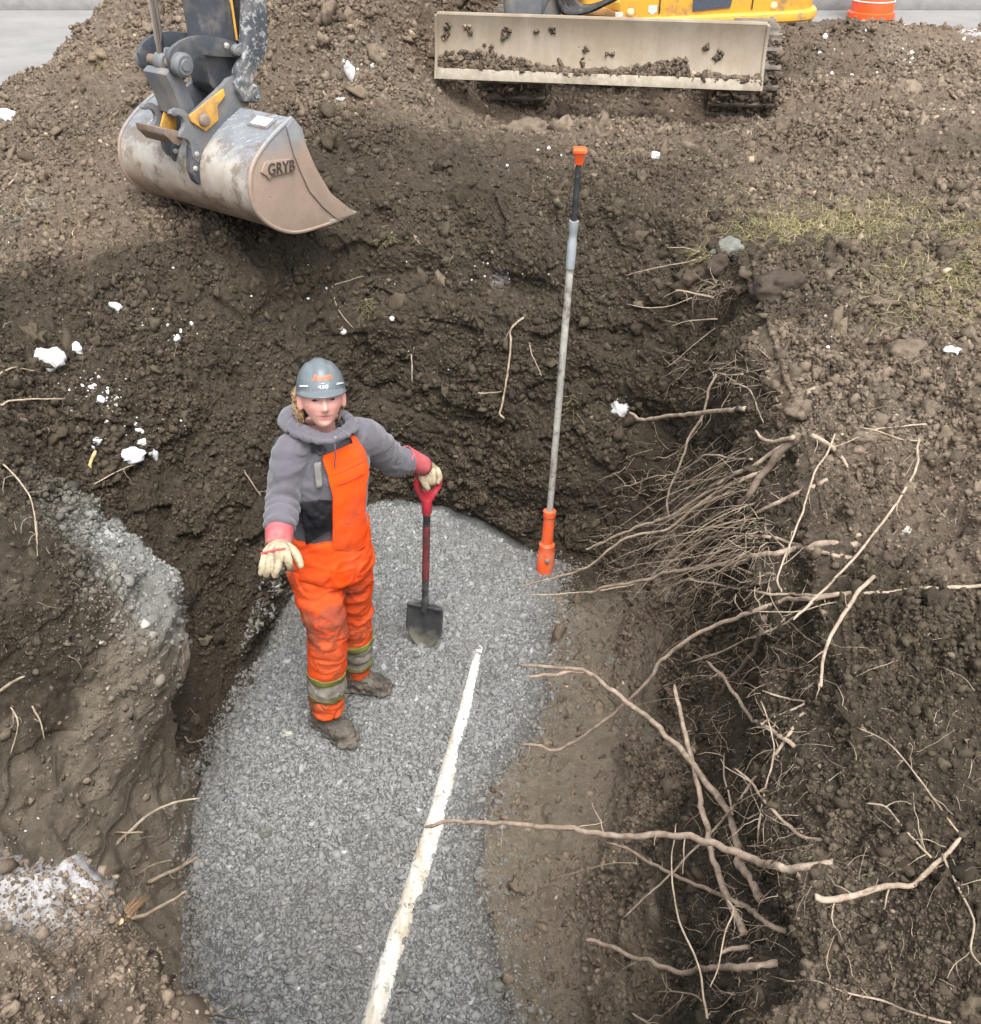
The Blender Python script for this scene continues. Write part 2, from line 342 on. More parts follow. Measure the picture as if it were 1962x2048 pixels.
DRY, MOIST, CLAYC = (.182, .145, .109), (.050, .039, .027), (.225, .190, .142)
def soil_nodes(t, attrs=True):
    n1 = t.ramp(t.noise(3.0, 6, .6), [(.3, 0), (.7, 1)]); n2 = t.ramp(t.noise(28, 6, .7), [(.28, 0), (.72, 1)]); n3 = t.noise(160, 4, .7)
    dryc = t.mix(n2, tuple(.66 * k for k in DRY), tuple(1.28 * k for k in DRY)); dryc = t.mix(t.math('MULTIPLY', n1, .5), dryc, (.155, .105, .070))
    moist = t.mix(n2, tuple(.6 * k for k in MOIST), tuple(1.7 * k for k in MOIST)); moist = t.mix(t.math('MULTIPLY', n1, .35), moist, (.085, .070, .048))
    return n1, n2, n3, dryc, moist
t = NT('soil'); n1, n2, n3, dryc, moist = soil_nodes(t)
A1 = t.n('ShaderNodeSeparateColor'); t.l(t.attr('soil').outputs['Color'], A1.inputs[0]); A2 = t.n('ShaderNodeSeparateColor'); t.l(t.attr('crust').outputs['Color'], A2.inputs[0])
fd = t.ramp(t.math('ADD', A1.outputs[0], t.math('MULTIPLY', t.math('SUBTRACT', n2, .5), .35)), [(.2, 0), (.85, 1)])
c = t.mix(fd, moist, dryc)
c = t.mix(t.ramp(t.math('ADD', A1.outputs[2], t.math('MULTIPLY', t.math('SUBTRACT', n1, .5), .8)), [(.35, 0), (.9, 1)]), c, t.mix(n2, tuple(.72 * k for k in CLAYC), tuple(1.2 * k for k in CLAYC)))
gc = t.mix(t.ramp(t.noise(60, 5, .7), [(.3, 0), (.7, 1)]), (.11, .112, .107), (.17, .172, .165)); c = t.mix(A1.outputs[1], c, gc)
c = t.mix(t.ramp(t.math('MULTIPLY', A2.outputs[1], t.math('ADD', n2, .45)), [(.3, 0), (.75, .85)]), c, (.27, .27, .25))
c = t.mix(t.ramp(t.math('MULTIPLY', A2.outputs[0], t.math('ADD', t.noise(45, 6, .75), .30)), [(.34, 0), (.62, .9)]), c, (.62, .60, .60))
sp = t.voro(75, 'Distance'); spc = t.n('ShaderNodeSeparateColor'); t.l(t.voro(75, 'Color'), spc.inputs[0])
speck = t.math('MULTIPLY', t.math('LESS_THAN', sp, .22), t.math('GREATER_THAN', spc.outputs[0], .955)); c = t.mix(t.math('MULTIPLY', speck, .8), c, (.42, .39, .35))
t.bump(t.math('ADD', t.noise(90, 6, .75), t.math('MULTIPLY', t.noise(300, 3, .7), .4)), 1., .018)
t.set(c, .92, 0, .25); SOIL = t.m
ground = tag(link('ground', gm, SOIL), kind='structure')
bpy.context.view_layer.update()
DG = bpy.context.evaluated_depsgraph_get(); GE = ground.evaluated_get(DG)
def hit(x, y):
    r = ray(x, y); ok, p, n, i = GE.ray_cast(Vector(CAM), Vector(r).normalized(), distance=40)
    if not ok: p = Vector(at_z(x, y, 0)); n = Vector((0, 0, 1))
    return np.array(p), np.array(n)
def drop(x, y, z0=3):
    ok, p, n, i = GE.ray_cast(Vector((x, y, z0)), Vector((0, 0, -1)), distance=10)
    return np.array(p) if ok else np.array((x, y, 0.))
# the road and kerb beyond the heaps
m = MB(); m.add([(-40, 6.0, -.02), (40, 6.0, -.02), (40, 60, -.02), (-40, 60, -.02)], [(0, 1, 2, 3)])
m.v = [(x, y, z) for x, y, z in m.v]
t = NT('asphalt'); n = t.noise(2, 6, .6); cA = t.mix(t.ramp(n, [(.35, 0), (.65, 1)]), (.165, .162, .158), (.205, .20, .193)); cA = t.mix(t.math('MULTIPLY', t.ramp(t.noise(.7, 5, .6, t.coord('Object', (.25, 2.2, 1))), [(.5, 0), (.62, 1)]), .5), cA, (.17, .163, .155))
t.bump(t.noise(200, 3, .7), .4, .004); t.set(cA, .85, 0, .3)
tag(m.build('road', t.m), kind='structure')
CONC = simple('kerb_concrete', (.21,.206,.20), .85, var=.15, scale=9, bump=.3)
m = MB(); m.box((0, 12.05, .04), (80, .16, .13)); tag(m.build('kerb', CONC, bevel=.015), kind='structure')
m = MB(); m.box((0, 14.2, .035), (80, 4.1, .11)); tag(m.build('pavement', simple('pavement_concrete', (.19,.186,.18), .9, var=.15, scale=3, bump=.2)), kind='structure')
m = MB()
for a, b in ((-40, -7.5), (7.5, 40)): m.add([(a, -12, -.42), (b, -12, -.42), (b, 6.2, -.42), (a, 6.2, -.42)], [(0, 1, 2, 3)])
tag(m.build('verge', simple('verge_soil', (.15, .12, .09), .95, var=.3, scale=6, bump=.5)), kind='structure')
# ================================================================ loose stuff: gravel, clods
rng = np.random.default_rng(7)
def ico(sub):
    bm = bmesh.new(); bmesh.ops.create_icosphere(bm, subdivisions=sub, radius=1.); V = np.array([v.co[:] for v in bm.verts]); F = np.array([[v.index for v in f.verts] for f in bm.faces]); bm.free(); return V, F
def templates(sub, n, amp, seed, freq=1.1):
    V, F = ico(sub); out = []
    for k in range(n):
        d = 1 + amp * fbm(V + k * 9.1, freq, 3, seed + k) * 1.6 + .5 * amp * (np.random.default_rng(seed + k).random(len(V)) - .5)
        out.append(V * d[:, None])
    return out, F
def rots(n):
    q = rng.normal(size=(n, 4)); q /= np.linalg.norm(q, axis=1)[:, None]; w, x, y, z = q.T
    return np.stack([1 - 2 * (y * y + z * z), 2 * (x * y - z * w), 2 * (x * z + y * w), 2 * (x * y + z * w), 1 - 2 * (x * x + z * z), 2 * (y * z - x * w), 2 * (x * z - y * w), 2 * (y * z + x * w), 1 - 2 * (x * x + y * y)], 1).reshape(-1, 3, 3)
def scatter(pos, size, T, F, flat=(1, 1, 1), tint=None):
    n = len(pos); k = rng.integers(0, len(T), n); Rm = rots(n); sc = size[:, None] * np.array(flat) * (.7 + .6 * rng.random((n, 3)))
    V = np.stack(T)[k] * sc[:, None, :]; V = np.einsum('nij,nvj->nvi', Rm, V) + pos[:, None, :]
    FF = F[None] + (np.arange(n) * V.shape[1])[:, None, None]
    tn = np.repeat(rng.random(n) if tint is None else tint, V.shape[1]); return V.reshape(-1, 3), FF.reshape(-1, 3), tn
Dg = D.reshape(nV, U, 3); Ng = normals(Dg); Ng = Ng if Ng[..., 2].mean() > 0 else -Ng
# gravel: small angular crushed stone on the pit floor
fy = rng.uniform(1.3, 5.0, 170000); fx = rng.uniform(-1.35, .6, 170000)
gr0 = Dg[:nf + 20].reshape(-1, 3); lim = np.interp(fy, GX[:, 0], GX[:, 1]); 
Fl = Fu[np.argsort(Fu[:, 1])]; left = Fu[(Fu[:, 0] < -.3)]; left = left[np.argsort(left[:, 1])]
lx = np.interp(fy, left[:, 1], left[:, 0]); keep = (fx < lim + rng.normal(0, .085, len(fx))) & (fx > lx - .03); fx, fy = fx[keep], fy[keep]
fz = np.array([drop(x, y, -1.38)[2] for x, y in zip(fx, fy)]); ok = (fz < -1.45) & ~((fy > 4.1) & (fz > -1.69)); fx, fy, fz = fx[ok], fy[ok], fz[ok]
lim2 = np.interp(fy, GX[:, 0], GX[:, 1]); lx2 = np.interp(fy, left[:, 1], left[:, 0])
sz = np.clip(.0036 * np.exp(.50 * rng.normal(size=len(fx))), .0025, .036)
ex_ = rng.random(len(sz)) < .012; sz = np.where(ex_, rng.uniform(.010, .022, len(sz)), sz)
gp = np.stack([fx, fy, fz - sz * .05], 1); big = sz > .009
T, F_ = templates(1, 12, .55, 300, 1.3); T0, F0_ = templates(0, 14, .8, 320, 1.6)
V, FF, tn = scatter(gp[big], sz[big], T, F_, (1.25, .95, .6)); V0, FF0, tn0 = scatter(gp[~big], sz[~big], T0, F0_, (1.3, 1.0, .7))
me = np_mesh('gravel', np.concatenate([V, V0]), np.concatenate([FF, FF0 + len(V)])); tn = np.concatenate([tn, tn0])
dirt = np.clip(1.2 * (1 - smooth(0, .16, lim2 - fx)) + .9 * (1 - smooth(0, .12, fx - lx2)) + 1.1 * smooth(.1, .5, fbm(np.stack([fx, fy, fz], 1), 2.3, 3, 99)) * .5, 0, 1) * (.4 + .6 * rng.random(len(fx)))
dn = np.concatenate([np.repeat(dirt[big], T[0].shape[0]), np.repeat(dirt[~big], T0[0].shape[0])]); col_attr(me, 'tint', (tn, dn, tn))
t = NT('gravel_stone'); sp = t.n('ShaderNodeSeparateColor'); t.l(t.attr('tint').outputs['Color'], sp.inputs[0]); c = t.ramp(sp.outputs[0], [(0, (.090, .093, .088)), (.5, (.140, .144, .137)), (.93, (.205, .21, .20)), (.985, (.30, .30, .285)), (1, (.42, .42, .40))]); c = t.mix(.35, c, t.mix(t.noise(120, 4, .7), .15, .42)); c = t.mix(t.math('MULTIPLY', sp.outputs[1], .6), c, (.115, .094, .070)); GST = t.set(c, .9, 0, .2)
tag(link('gravel', me, GST, smooth_=False), kind='stuff')
# clods and crumbs lying on the dug ground
cells = np.linalg.norm(np.cross(np.roll(Dg, -1, 1)[:-1] - Dg[:-1], Dg[1:] - Dg[:-1]), axis=2)
cc = Dg[:-1]; v3 = cc - CAM; dep = v3 @ FW; px = 981 + FOC * (v3 @ RT) / np.maximum(dep, .1); py = 1024 - FOC * (v3 @ UP) / np.maximum(dep, .1)
vis = (dep > .5) & (px > -150) & (px < 2112) & (py > -150) & (py < 2200) & (dep < 12)
lo = loose.reshape(nV, U)[:-1]; patch = smooth(-.35, .35, fbm(cc.reshape(-1, 3), 3.2, 3, 97)).reshape(lo.shape)
pxu, pyu, pxv, pyv = np.roll(px, -1, 1) - px, np.roll(py, -1, 1) - py, np.gradient(px, axis=0), np.gradient(py, axis=0)
scr = np.abs(pxu * pyv - pyu * pxv) * vis           # how large each bit of ground shows
gmask = 1 - grav.reshape(nV, U)[:-1]; cmask = 1 - .75 * clay_s.reshape(nV, U)[:-1]; topm = top.reshape(nV, U)[:-1]
wgt = np.minimum(scr, 400) * gmask * cmask * (.25 + lo + .35 * topm) * (.16 + .84 * patch) * (1 - .75 * floor_.reshape(nV, U)[:-1])
def pick(n, wg):
    cs = np.cumsum(wg.ravel()); k = np.searchsorted(cs, rng.random(n) * cs[-1]); return np.minimum(k, wg.size - 1)
T0, F0 = templates(0, 16, .85, 450, 1.7); T1, F1 = templates(1, 14, .75, 400, 1.5); T2, F2 = templates(2, 12, .95, 500, 1.7); T3, F3 = templates(3, 8, .85, 600, 1.9)
dr = np.maximum(dry, .85 * np.clip(clay, 0, 1)).reshape(nV, U)[:-1].ravel(); plf = np.clip(pale.reshape(nV, U)[:-1].ravel(), 0, 1); ccf = cc.reshape(-1, 3); nnf = Ng[:-1].reshape(-1, 3); depf = dep.ravel()
parts = []
for n, T, F_, s0, s1, sg in ((250000, T0, F0, .00140, .02, .45), (11000, T1, F1, .0031, .03, .38), (800, T2, F2, .0055, .05, .32), (36, T3, F3, .011, .06, .3)):
    k = pick(n, wgt); s = np.clip(s0 * np.exp(sg * rng.normal(size=n)) * np.clip(depf[k], 1.4, 9), .002, s1)
    p = ccf[k] + nnf[k] * (-s * .06)[:, None]; V, FF, tn = scatter(p, s, T, F_, (1.1, 1, .8)); nvp = T[0].shape[0]
    parts.append((V, FF, tn, np.repeat(dr[k], nvp), np.repeat(plf[k], nvp)))
off = 0; Vs, Fs_, t1, t2, t3 = [], [], [], [], []
for V, FF, tn, dd, pp in parts: t3.append(pp); Vs.append(V); Fs_.append(FF + off); t1.append(tn); t2.append(dd); off += len(V)
V = np.concatenate(Vs); FF = np.concatenate(Fs_); tn = np.concatenate(t1); dd = np.concatenate(t2)
me = np_mesh('soil_crumbs', V, FF); col_attr(me, 'tint', (tn, dd, np.concatenate(t3)))
t = NT('crumb_soil'); n1, n2, n3, dryc, moist = soil_nodes(t); sp = t.n('ShaderNodeSeparateColor'); t.l(t.attr('tint').outputs['Color'], sp.inputs[0])
c = t.mix(t.ramp(sp.outputs[1], [(.2, 0), (.85, 1)]), moist, dryc); c = t.mix(sp.outputs[2], c, (.24, .24, .222)); c = t.mix(1., c, t.ramp(sp.outputs[0], [(0, .50), (.5, .95), (.90, 1.18), (.988, 1.3), (.994, 2.2), (1, 2.8)]), 'MULTIPLY')
t.bump(t.noise(110, 5, .75), .7, .01); t.set(c, .93, 0, .2); CRUMB = t.m
tag(link('soil_crumbs', me, CRUMB, smooth_=False), kind='stuff')
# ================================================================ EXCAVATOR
def painted(name, col, rough=.45, spatter=None, dirt=(.16, .125, .095), amt=.5, scale=9, thr=.66):
    t = NT(name); c = t.mix(t.noise(30, 5, .6), tuple(.85 * k for k in col), tuple(1.1 * k for k in col))
    d = t.ramp(t.noise(scale, 7, .68), [(.56 - amt * .22, 0), (.70 - amt * .12, 1)]); c = t.mix(t.math('MULTIPLY', d, .75), c, dirt)
    if spatter:
        s = t.ramp(t.noise(34, 7, .75), [(thr, 0), (thr + .04, 1)]); c = t.mix(t.math('MULTIPLY', s, .7), c, spatter)
    t.bump(t.noise(60, 4, .6), .15, .004); r = t.mix(d, rough, .85); t.l(r, t.b.inputs['Roughness']); return t.set(c, None, 0, .45)
YEL = painted('yellow_paint', (.62, .33, .045), .4, amt=.22); YELD = painted('yellow_dirty_paint', (.60, .31, .05), .5, amt=.5, scale=14)
DARK = painted('dark_steel_paint', (.050, .056, .068), .45, (.42, .43, .43), (.14, .125, .11), .35, thr=.66); GREYP = painted('grey_steel_paint', (.115, .125, .14), .5, (.35, .34, .32), (.20, .17, .14), .55)
SPAT = painted('spattered_steel', (.06, .068, .08), .5, (.40, .41, .40), (.17, .16, .15), .6, thr=.53); RUST = painted('rusty_steel', (.17, .115, .08), .7, None, (.22, .19, .16), .6); BLACKR = simple('black_rubber', (.018, .018, .02), .55, var=.3, bump=.1, dirt=(.09, .08, .07), dirt_amt=.4)
t = NT('chrome_rod'); t.set(t.mix(t.noise(8, 3), (.55, .56, .58), (.75, .76, .78)), .16, 1.0); CHROME = t.m
# bucket steel: blue-grey paint worn to tan mud on the round belly (worn where it digs, by height)
P0 = at_depth(580, 235, 4.55); mm = np.array([.59, .81, 0]) / math.hypot(.59, .81); ww = np.array([-mm[1], mm[0], 0]); WID = .93
def pl(x, y, off=0.): return at_plane(x, y, P0 + ww * off, ww)
t = NT('bucket_steel'); geo = t.n('ShaderNodeSeparateXYZ'); t.l(t.coord(), geo.inputs[0])
hz = t.math('ADD', geo.outputs[2], t.math('MULTIPLY', t.math('SUBTRACT', t.noise(6, 7, .68, t.coord('Object', (1, 1, .6))), .5), .55))
base = t.mix(t.noise(16, 6, .65), (.105, .120, .140), (.23, .245, .265)); scr = t.ramp(t.noise(14, 6, .75, t.coord('Object', (1.2, 4.5, 2.2)), .8), [(.56, 0), (.63, 1)])
base = t.mix(t.math('MULTIPLY', scr, .55), base, (.50, .50, .46)); mud = t.mix(t.noise(22, 6, .7, t.coord('Object', (1, 1, 2.5))), (.20, .145, .105), (.36, .28, .215))
mid_ = t.mix(t.noise(12, 5, .6), (.30, .27, .23), (.42, .40, .36)); f1 = t.ramp(hz, [(.30, 1), (.44, 0)]); f2 = t.ramp(hz, [(.15, 1), (.30, 0)])
c = t.mix(f1, base, mid_); c = t.mix(f2, c, mud); c = t.mix(t.math('MULTIPLY', t.ramp(t.noise(9, 7, .7), [(.50, 0), (.60, 1)]), .65), c, (.12, .082, .055))
t.bump(t.noise(50, 5, .65), .2, .005); t.set(c, .62, .15, .4); BST = t.m
t = NT('mud_plate_steel'); geo = t.n('ShaderNodeSeparateXYZ'); t.l(t.coord(), geo.inputs[0]); hz = t.math('ADD', geo.outputs[2], t.math('MULTIPLY', t.math('SUBTRACT', t.noise(8, 5, .6), .5), .2))
c = t.mix(t.noise(15, 6, .65), (.23, .165, .125), (.34, .26, .205)); c = t.mix(t.ramp(hz, [(.36, 0), (.48, 1)]), c, t.mix(t.noise(20, 5), (.14, .15, .165), (.27, .265, .26)))
c = t.mix(t.ramp(t.noise(34, 6, .72, t.coord('Object', (1, 1, 2.2))), [(.63, 0), (.68, .8)]), c, (.10, .075, .055)); t.bump(t.noise(45, 5, .65), .25, .005); t.set(c, .7, .1, .35); MST = t.m
exc_at = (1.0, 8.0, 0.0)
exc = empty('excavator', exc_at, 'yellow tracked excavator with tan mud-caked dozer blade and raised digging bucket', 'excavator')
PROF = [(580, 235), (545, 268), (520, 299), (505, 325), (498, 352), (499, 388), (512, 425), (545, 453), (590, 463), (650, 447), (705, 425)]
prof = catmull([pl(*q) for q in PROF], 6)
front = [(705, 425), (655, 385), (625, 335), (606, 290), (597, 255), (580, 235)]; fcur = catmull([pl(*q) for q in front], 4)
cenb = sum(prof) / len(prof)
def inset(p, d):
    v = cenb - p; v -= ww * (v @ ww); return p + v / np.linalg.norm(v) * d
m = MB(); n = len(prof); NW = 12
V = []; 
for k in range(NW + 1): V += [p + ww * (WID * k / NW) for p in prof]
for k in range(NW + 1): V += [inset(p, .014) + ww * (WID * k / NW) for p in prof]
F = []; o2 = (NW + 1) * n
for k in range(NW):
    for i in range(n - 1):
        F.append((k * n + i, k * n + i + 1, (k + 1) * n + i + 1, (k + 1) * n + i)); F.append((o2 + k * n + i, o2 + (k + 1) * n + i, o2 + (k + 1) * n + i + 1, o2 + k * n + i + 1))
    for i in (0, n - 1): F.append((k * n + i, (k + 1) * n + i, o2 + (k + 1) * n + i, o2 + k * n + i))
bucket = m.add(V, F).build('bucket', BST, exc)
side = prof[:-1] + fcur[:-1]
m = MB(); m.prism([p for p in side], -ww * .016); m.build('side_plate', MST, bucket, bevel=.005)
m = MB(); m.prism([p + ww * WID for p in side], ww * .016); m.build('side_plate', MST, bucket, bevel=.005)
seam = [(668, 437), (640, 413), (612, 380), (594, 340), (580, 305), (570, 268), (566, 252)]
m = MB(); m.prism([pl(*q) - ww * .018 for q in [(705, 425)] + front[1:] + [(570, 246)] + seam[::-1] + [(690, 430)]], -ww * .007); m.build('wear_plate', MST, bucket, bevel=.002)
m = MB(); e0 = pl(705, 425); e1 = pl(655, 446); d = (e0 - e1); m.prism([e1 - ww * .02, e0 + d * .10 - ww * .02, e0 + np.array([0, 0, .012]) - ww * .02, e1 + np.array([0, 0, .018]) - ww * .02], ww * (WID + .04)); m.build('cutting_edge', simple('worn_edge_steel', (.34, .31, .27), .5, .3, dirt=(.2, .15, .11)), bucket, bevel=.002)
# rolled lip along the outer edges
for o_ in (-.009, WID + .009): m = MB(); m.tube([p + ww * o_ for p in prof], .011, 8); m.build('edge_bead', MST, bucket)
# maker's tag with raised letters
tagpts = [(515, 343), (522, 323), (534, 320), (576, 316), (579, 341), (536, 351), (531, 358), (526, 350)]
m = MB(); m.prism([pl(*q) - ww * .017 for q in tagpts], -ww * .010); nameplate = m.build('name_plate', MST, bucket, bevel=.002)
def text_mesh(name, body, origin, xdir, ydir, size, extrude, mat, parent, shear=0, sx=1):
    cu = bpy.data.curves.new(name, 'FONT'); cu.body = body; cu.size = size; cu.extrude = extrude; cu.align_x = 'CENTER'; cu.align_y = 'CENTER'; cu.shear = shear
    ob = bpy.data.objects.new(name, cu); S.collection.objects.link(ob); bpy.context.view_layer.update()
    me = bpy.data.meshes.new_from_object(ob.evaluated_get(bpy.context.evaluated_depsgraph_get())); bpy.data.objects.remove(ob); bpy.data.curves.remove(cu)
    x = np.array(xdir) / np.linalg.norm(xdir); y = np.array(ydir, float); y -= x * (x @ y); y /= np.linalg.norm(y); z = np.cross(x, y); o = np.array(origin)
    co = np.zeros(len(me.vertices) * 3, np.float32); me.vertices.foreach_get('co', co); co = co.reshape(-1, 3)
    me.vertices.foreach_set('co', (o + co[:, :1] * x * sx + co[:, 1:2] * y + co[:, 2:] * z).astype(np.float32).ravel()); me.update(); me.materials.clear(); return link(name, me, mat, parent, False)
a = pl(532, 338); b = pl(576, 330); text_mesh('lettering', 'GRYB', (a + b) / 2 - ww * .029, b - a, (0, 0, 1), .074, .0030, simple('dark_letters', (.055, .042, .034), .7), bucket, sx=.92)
# ears and hooks
EAR = [(337, 227), (341, 220), (349, 216), (358, 217), (368, 222), (377, 231), (444, 168), (452, 157), (464, 152), (476, 155), (490, 165), (497, 185), (494, 212), (469, 221), (436, 258), (404, 302), (393, 326), (382, 312), (378, 287), (372, 279), (356, 274), (358, 264), (364, 256), (366, 244), (362, 235), (354, 230), (345, 232)]
for off in (.345, .545):
    m = MB(); m.prism([pl(*q, .345) + ww * (off - .345 - .013) for q in EAR], ww * .026); m.build('bucket_ear', GREYP, bucket, bevel=.004)
m = MB(); m.prism([pl(*q, .345) + ww * .01 for q in [(330, 258), (360, 262), (372, 275), (366, 288), (352, 290), (334, 272)]], ww * .205); m.build('coupler_bar', RUST, bucket, bevel=.006)
YP = [(376, 231), (444, 177), (447, 191), (432, 212), (434, 239), (409, 262), (380, 243)]
m = MB(); m.prism([pl(*q, .33) for q in YP], -ww * .012); cp = m.build('coupler_plate', YELD, bucket, bevel=.003); m = MB(); m.lathe(pl(407, 240, .317), -ww, [(.030, 0), (.030, .012), (.022, .02), (.012, .022)], 12); m.build('pin', RUST, cp, bevel=.003)
m = MB(); m.prism([pl(*q, .33) + ww * .222 for q in YP], ww * .012); m.build('coupler_plate', YELD, bucket, bevel=.003)
m = MB(); m.prism([pl(*q, .50) for q in [(322, 254), (330, 222), (340, 213), (352, 222), (354, 258), (340, 262)]], ww * .012); m.build('coupler_plate', YELD, bucket, bevel=.003)
# lifting lugs on the belly
def belly(i, off): return prof[i] + ww * off
for idx, off, sc_ in ((24, .335, 1.0), (20, .50, .62)):
    p = prof[idx]; out = -(inset(p, 1.) - p); tv = prof[idx + 1] - prof[idx - 1]; tv /= np.linalg.norm(tv); tt = np.array(tv)
    q = [p + ww * off + tt * a * sc_ + out * b * sc_ for a, b in ((-.085, -.01), (-.075, .05), (-.05, .062), (.05, .05), (.085, .02), (.095, -.01))]
    m = MB(); m.prism(q, ww * .035 * sc_); lug = m.build('lifting_lug', DARK, bucket, bevel=.005)
    for a in (-.035, .03):
        m = MB(); m.lathe(p + ww * (off - .001) + tt * a * sc_ + out * .028 * sc_, -ww, [(.012, 0), (.012, .006), (.008, .008)], 10); m.build('bolt', simple('bright_bolt', (.5, .5, .48), .4, .6), lug)
# weld plate with paper label near the top
fr_ = lambda s, o, up=0: prof[0] + (prof[7] - prof[0]) * s + ww * o - (inset(prof[3], 1) - prof[3]) * up
m = MB(); m.prism([fr_(.30, .05, .002), fr_(.30, .185, .002), fr_(.78, .185, .002), fr_(.78, .05, .002)], (fr_(.3, .05, .012) - fr_(.3, .05, .002))); fr0 = m.build('label_frame', BST, bucket, bevel=.003)
m = MB(); m.prism([fr_(.36, .066, .012), fr_(.36, .170, .012), fr_(.71, .170, .012), fr_(.71, .066, .012)], (fr_(.3, .05, .015) - fr_(.3, .05, .012))); m.build('label_sheet', simple('faded_label', (.62, .63, .64), .6, var=.12, scale=40), fr0)
# linkage
m = MB(); m.prism([pl(*q, .37) for q in [(331, 150), (340, 138), (362, 142), (366, 155), (376, 178), (391, 212), (388, 236), (364, 232), (357, 206), (345, 178)]], ww * .165); m.build('bucket_link', GREYP, exc, bevel=.01)
SL = [(337, 116), (341, 102), (350, 91), (364, 81), (382, 74), (400, 71), (428, 74), (452, 78), (474, 85), (481, 99), (472, 115), (430, 113), (410, 110), (392, 116), (382, 128), (374, 142), (358, 149), (343, 142)]
for off in (.345, .548): m = MB(); m.prism([pl(*q, .345) + ww * (off - .345) for q in SL], ww * .022); m.build('guide_link', DARK, exc, bevel=.004)
def pin(name, x, y, a, b, r, mat=GREYP, par=exc):
    c0 = pl(x, y, .345) + ww * (a - .345); L = b - a; m = MB(); m.lathe(c0, ww, [(r * .45, -.006), (r * .5, 0), (r * .78, 0), (r * .8, .004), (r, .012), (r, L - .012), (r * .9, L)], 24); return m.build(name, mat, par, auto=30)
pin('link_pin', 360, 129, .305, .360, .052); pin('link_pin', 360, 129, .425, .485, .046); pin('link_pin', 360, 129, .55, .60, .052); pin('link_pin', 360, 129, .31, .6, .024, RUST)
pin('guide_pin', 471, 100, .318, .59, .027); pin('stick_pin', 496, 185, .288, .345, .042, SPAT); pin('stick_pin', 482, 178, .345, .56, .032)
m = MB(); m.lathe(pl(452, 91, .33), -ww, [(.014, 0), (.014, .008), (.009, .011)], 6); m.build('bolt', simple('plated_bolt', (.5, .49, .42), .4, .5), exc)
r0 = pl(323, 108, .452); r1 = pl(305, 0, .452); rd = (r1 - r0) / np.linalg.norm(r1 - r0)
m = MB(); m.tube([r0, r0 + rd * .62], .0195, 20); m.build('cylinder_rod', CHROME, exc)
m = MB(); m.tube([r0 + rd * .60, r0 + rd * .63, r0 + rd * 1.5], [.036, .042, .042], 20); m.build('cylinder_barrel', DARK, exc)
m = MB(); m.prism([pl(*q, .425) for q in [(338, 126), (328, 111), (331, 96), (349, 96), (352, 112), (362, 128)]], ww * .055); m.build('rod_clevis', GREYP, exc, bevel=.008)
s0 = pl(404, 60, .39); s1 = pl(398, -10, .39); sdir = (s1 - s0) / np.linalg.norm(s1 - s0); e0 = pl(458, -10, .39)
m = MB(); m.prism([s1 + sdir * 1.35 - mm * .02, e0 + sdir * 1.35 + mm * .05, e0] + [pl(*q, .39) for q in [(474, 83), (487, 150), (493, 182), (482, 196), (458, 196), (432, 184), (420, 168), (410, 112), (412, 70)]] + [s1], ww * .135); m.build('stick', DARK, exc, bevel=.012)
TH_ = [(494, -10), (530, -10), (536, 32), (536, 92), (530, 115), (510, 144), (507, 168), (504, 204), (489, 204), (475, 180), (477, 140), (488, 118), (492, 64)]
tl = [pl(*q, .30) for q in TH_]; m = MB(); m.prism([tl[0] + sdir * .9, tl[1] + sdir * .9] + tl[1:] + [tl[0]], ww * .05); th = m.build('thumb_bar', SPAT, exc, bevel=.01)
m = MB(); m.lathe(pl(515, 90, .30), -ww, [(.012, .0005), (.012, .003), (.009, .003)], 14); m.build('hole_ring', BLACKR, th)
m = MB(); a = pl(481, 92, .42); m.tube([a, a + sdir * 1.1], .033, 16); a2 = pl(484, 60, .36); m.tube([a2, a2 + sdir * .9], .012, 10); m.build('thumb_cylinder', BLACKR, exc)
m = MB(); a = pl(472, 84, .386); m.tube([pl(461, -10, .384) + sdir * .8, pl(461, -10, .384), pl(474, 80, .384)], .006, 8); m.build('hydraulic_pipe', YELD, exc)
top_s = s1 + sdir * 1.33 + ww * .065
# boom from the swing bracket (beside the house) to the top of the stick
bf = np.array([.28, 7.25, .95]); tip = top_s + mm * .03; apex = bf * .45 + tip * .55 + np.array([0, 0, .85])
bpts = catmull([bf, bf * .8 + tip * .2 + np.array([0, 0, .75]), apex, tip], 6); m = MB(); V = []; F = []
for i, p in enumerate(bpts):
    tg = bpts[min(i + 1, len(bpts) - 1)] - bpts[max(i - 1, 0)]; tg /= np.linalg.norm(tg); hx = np.cross(tg, (0, 0, 1)); hx /= np.linalg.norm(hx); hy = np.cross(hx, tg); h = .17 - .07 * abs(i / (len(bpts) - 1) - .4)
    V += [p + hx * .085 + hy * h, p - hx * .085 + hy * h, p - hx * .085 - hy * h, p + hx * .085 - hy * h]
for i in range(len(bpts) - 1): F += [(4 * i + k, 4 * i + (k + 1) % 4, 4 * i + 4 + (k + 1) % 4, 4 * i + 4 + k) for k in range(4)]
F += [(0, 1, 2, 3), tuple(4 * (len(bpts) - 1) + k for k in (3, 2, 1, 0))]; m.add(V, F).build('boom', YEL, exc, bevel=.01)
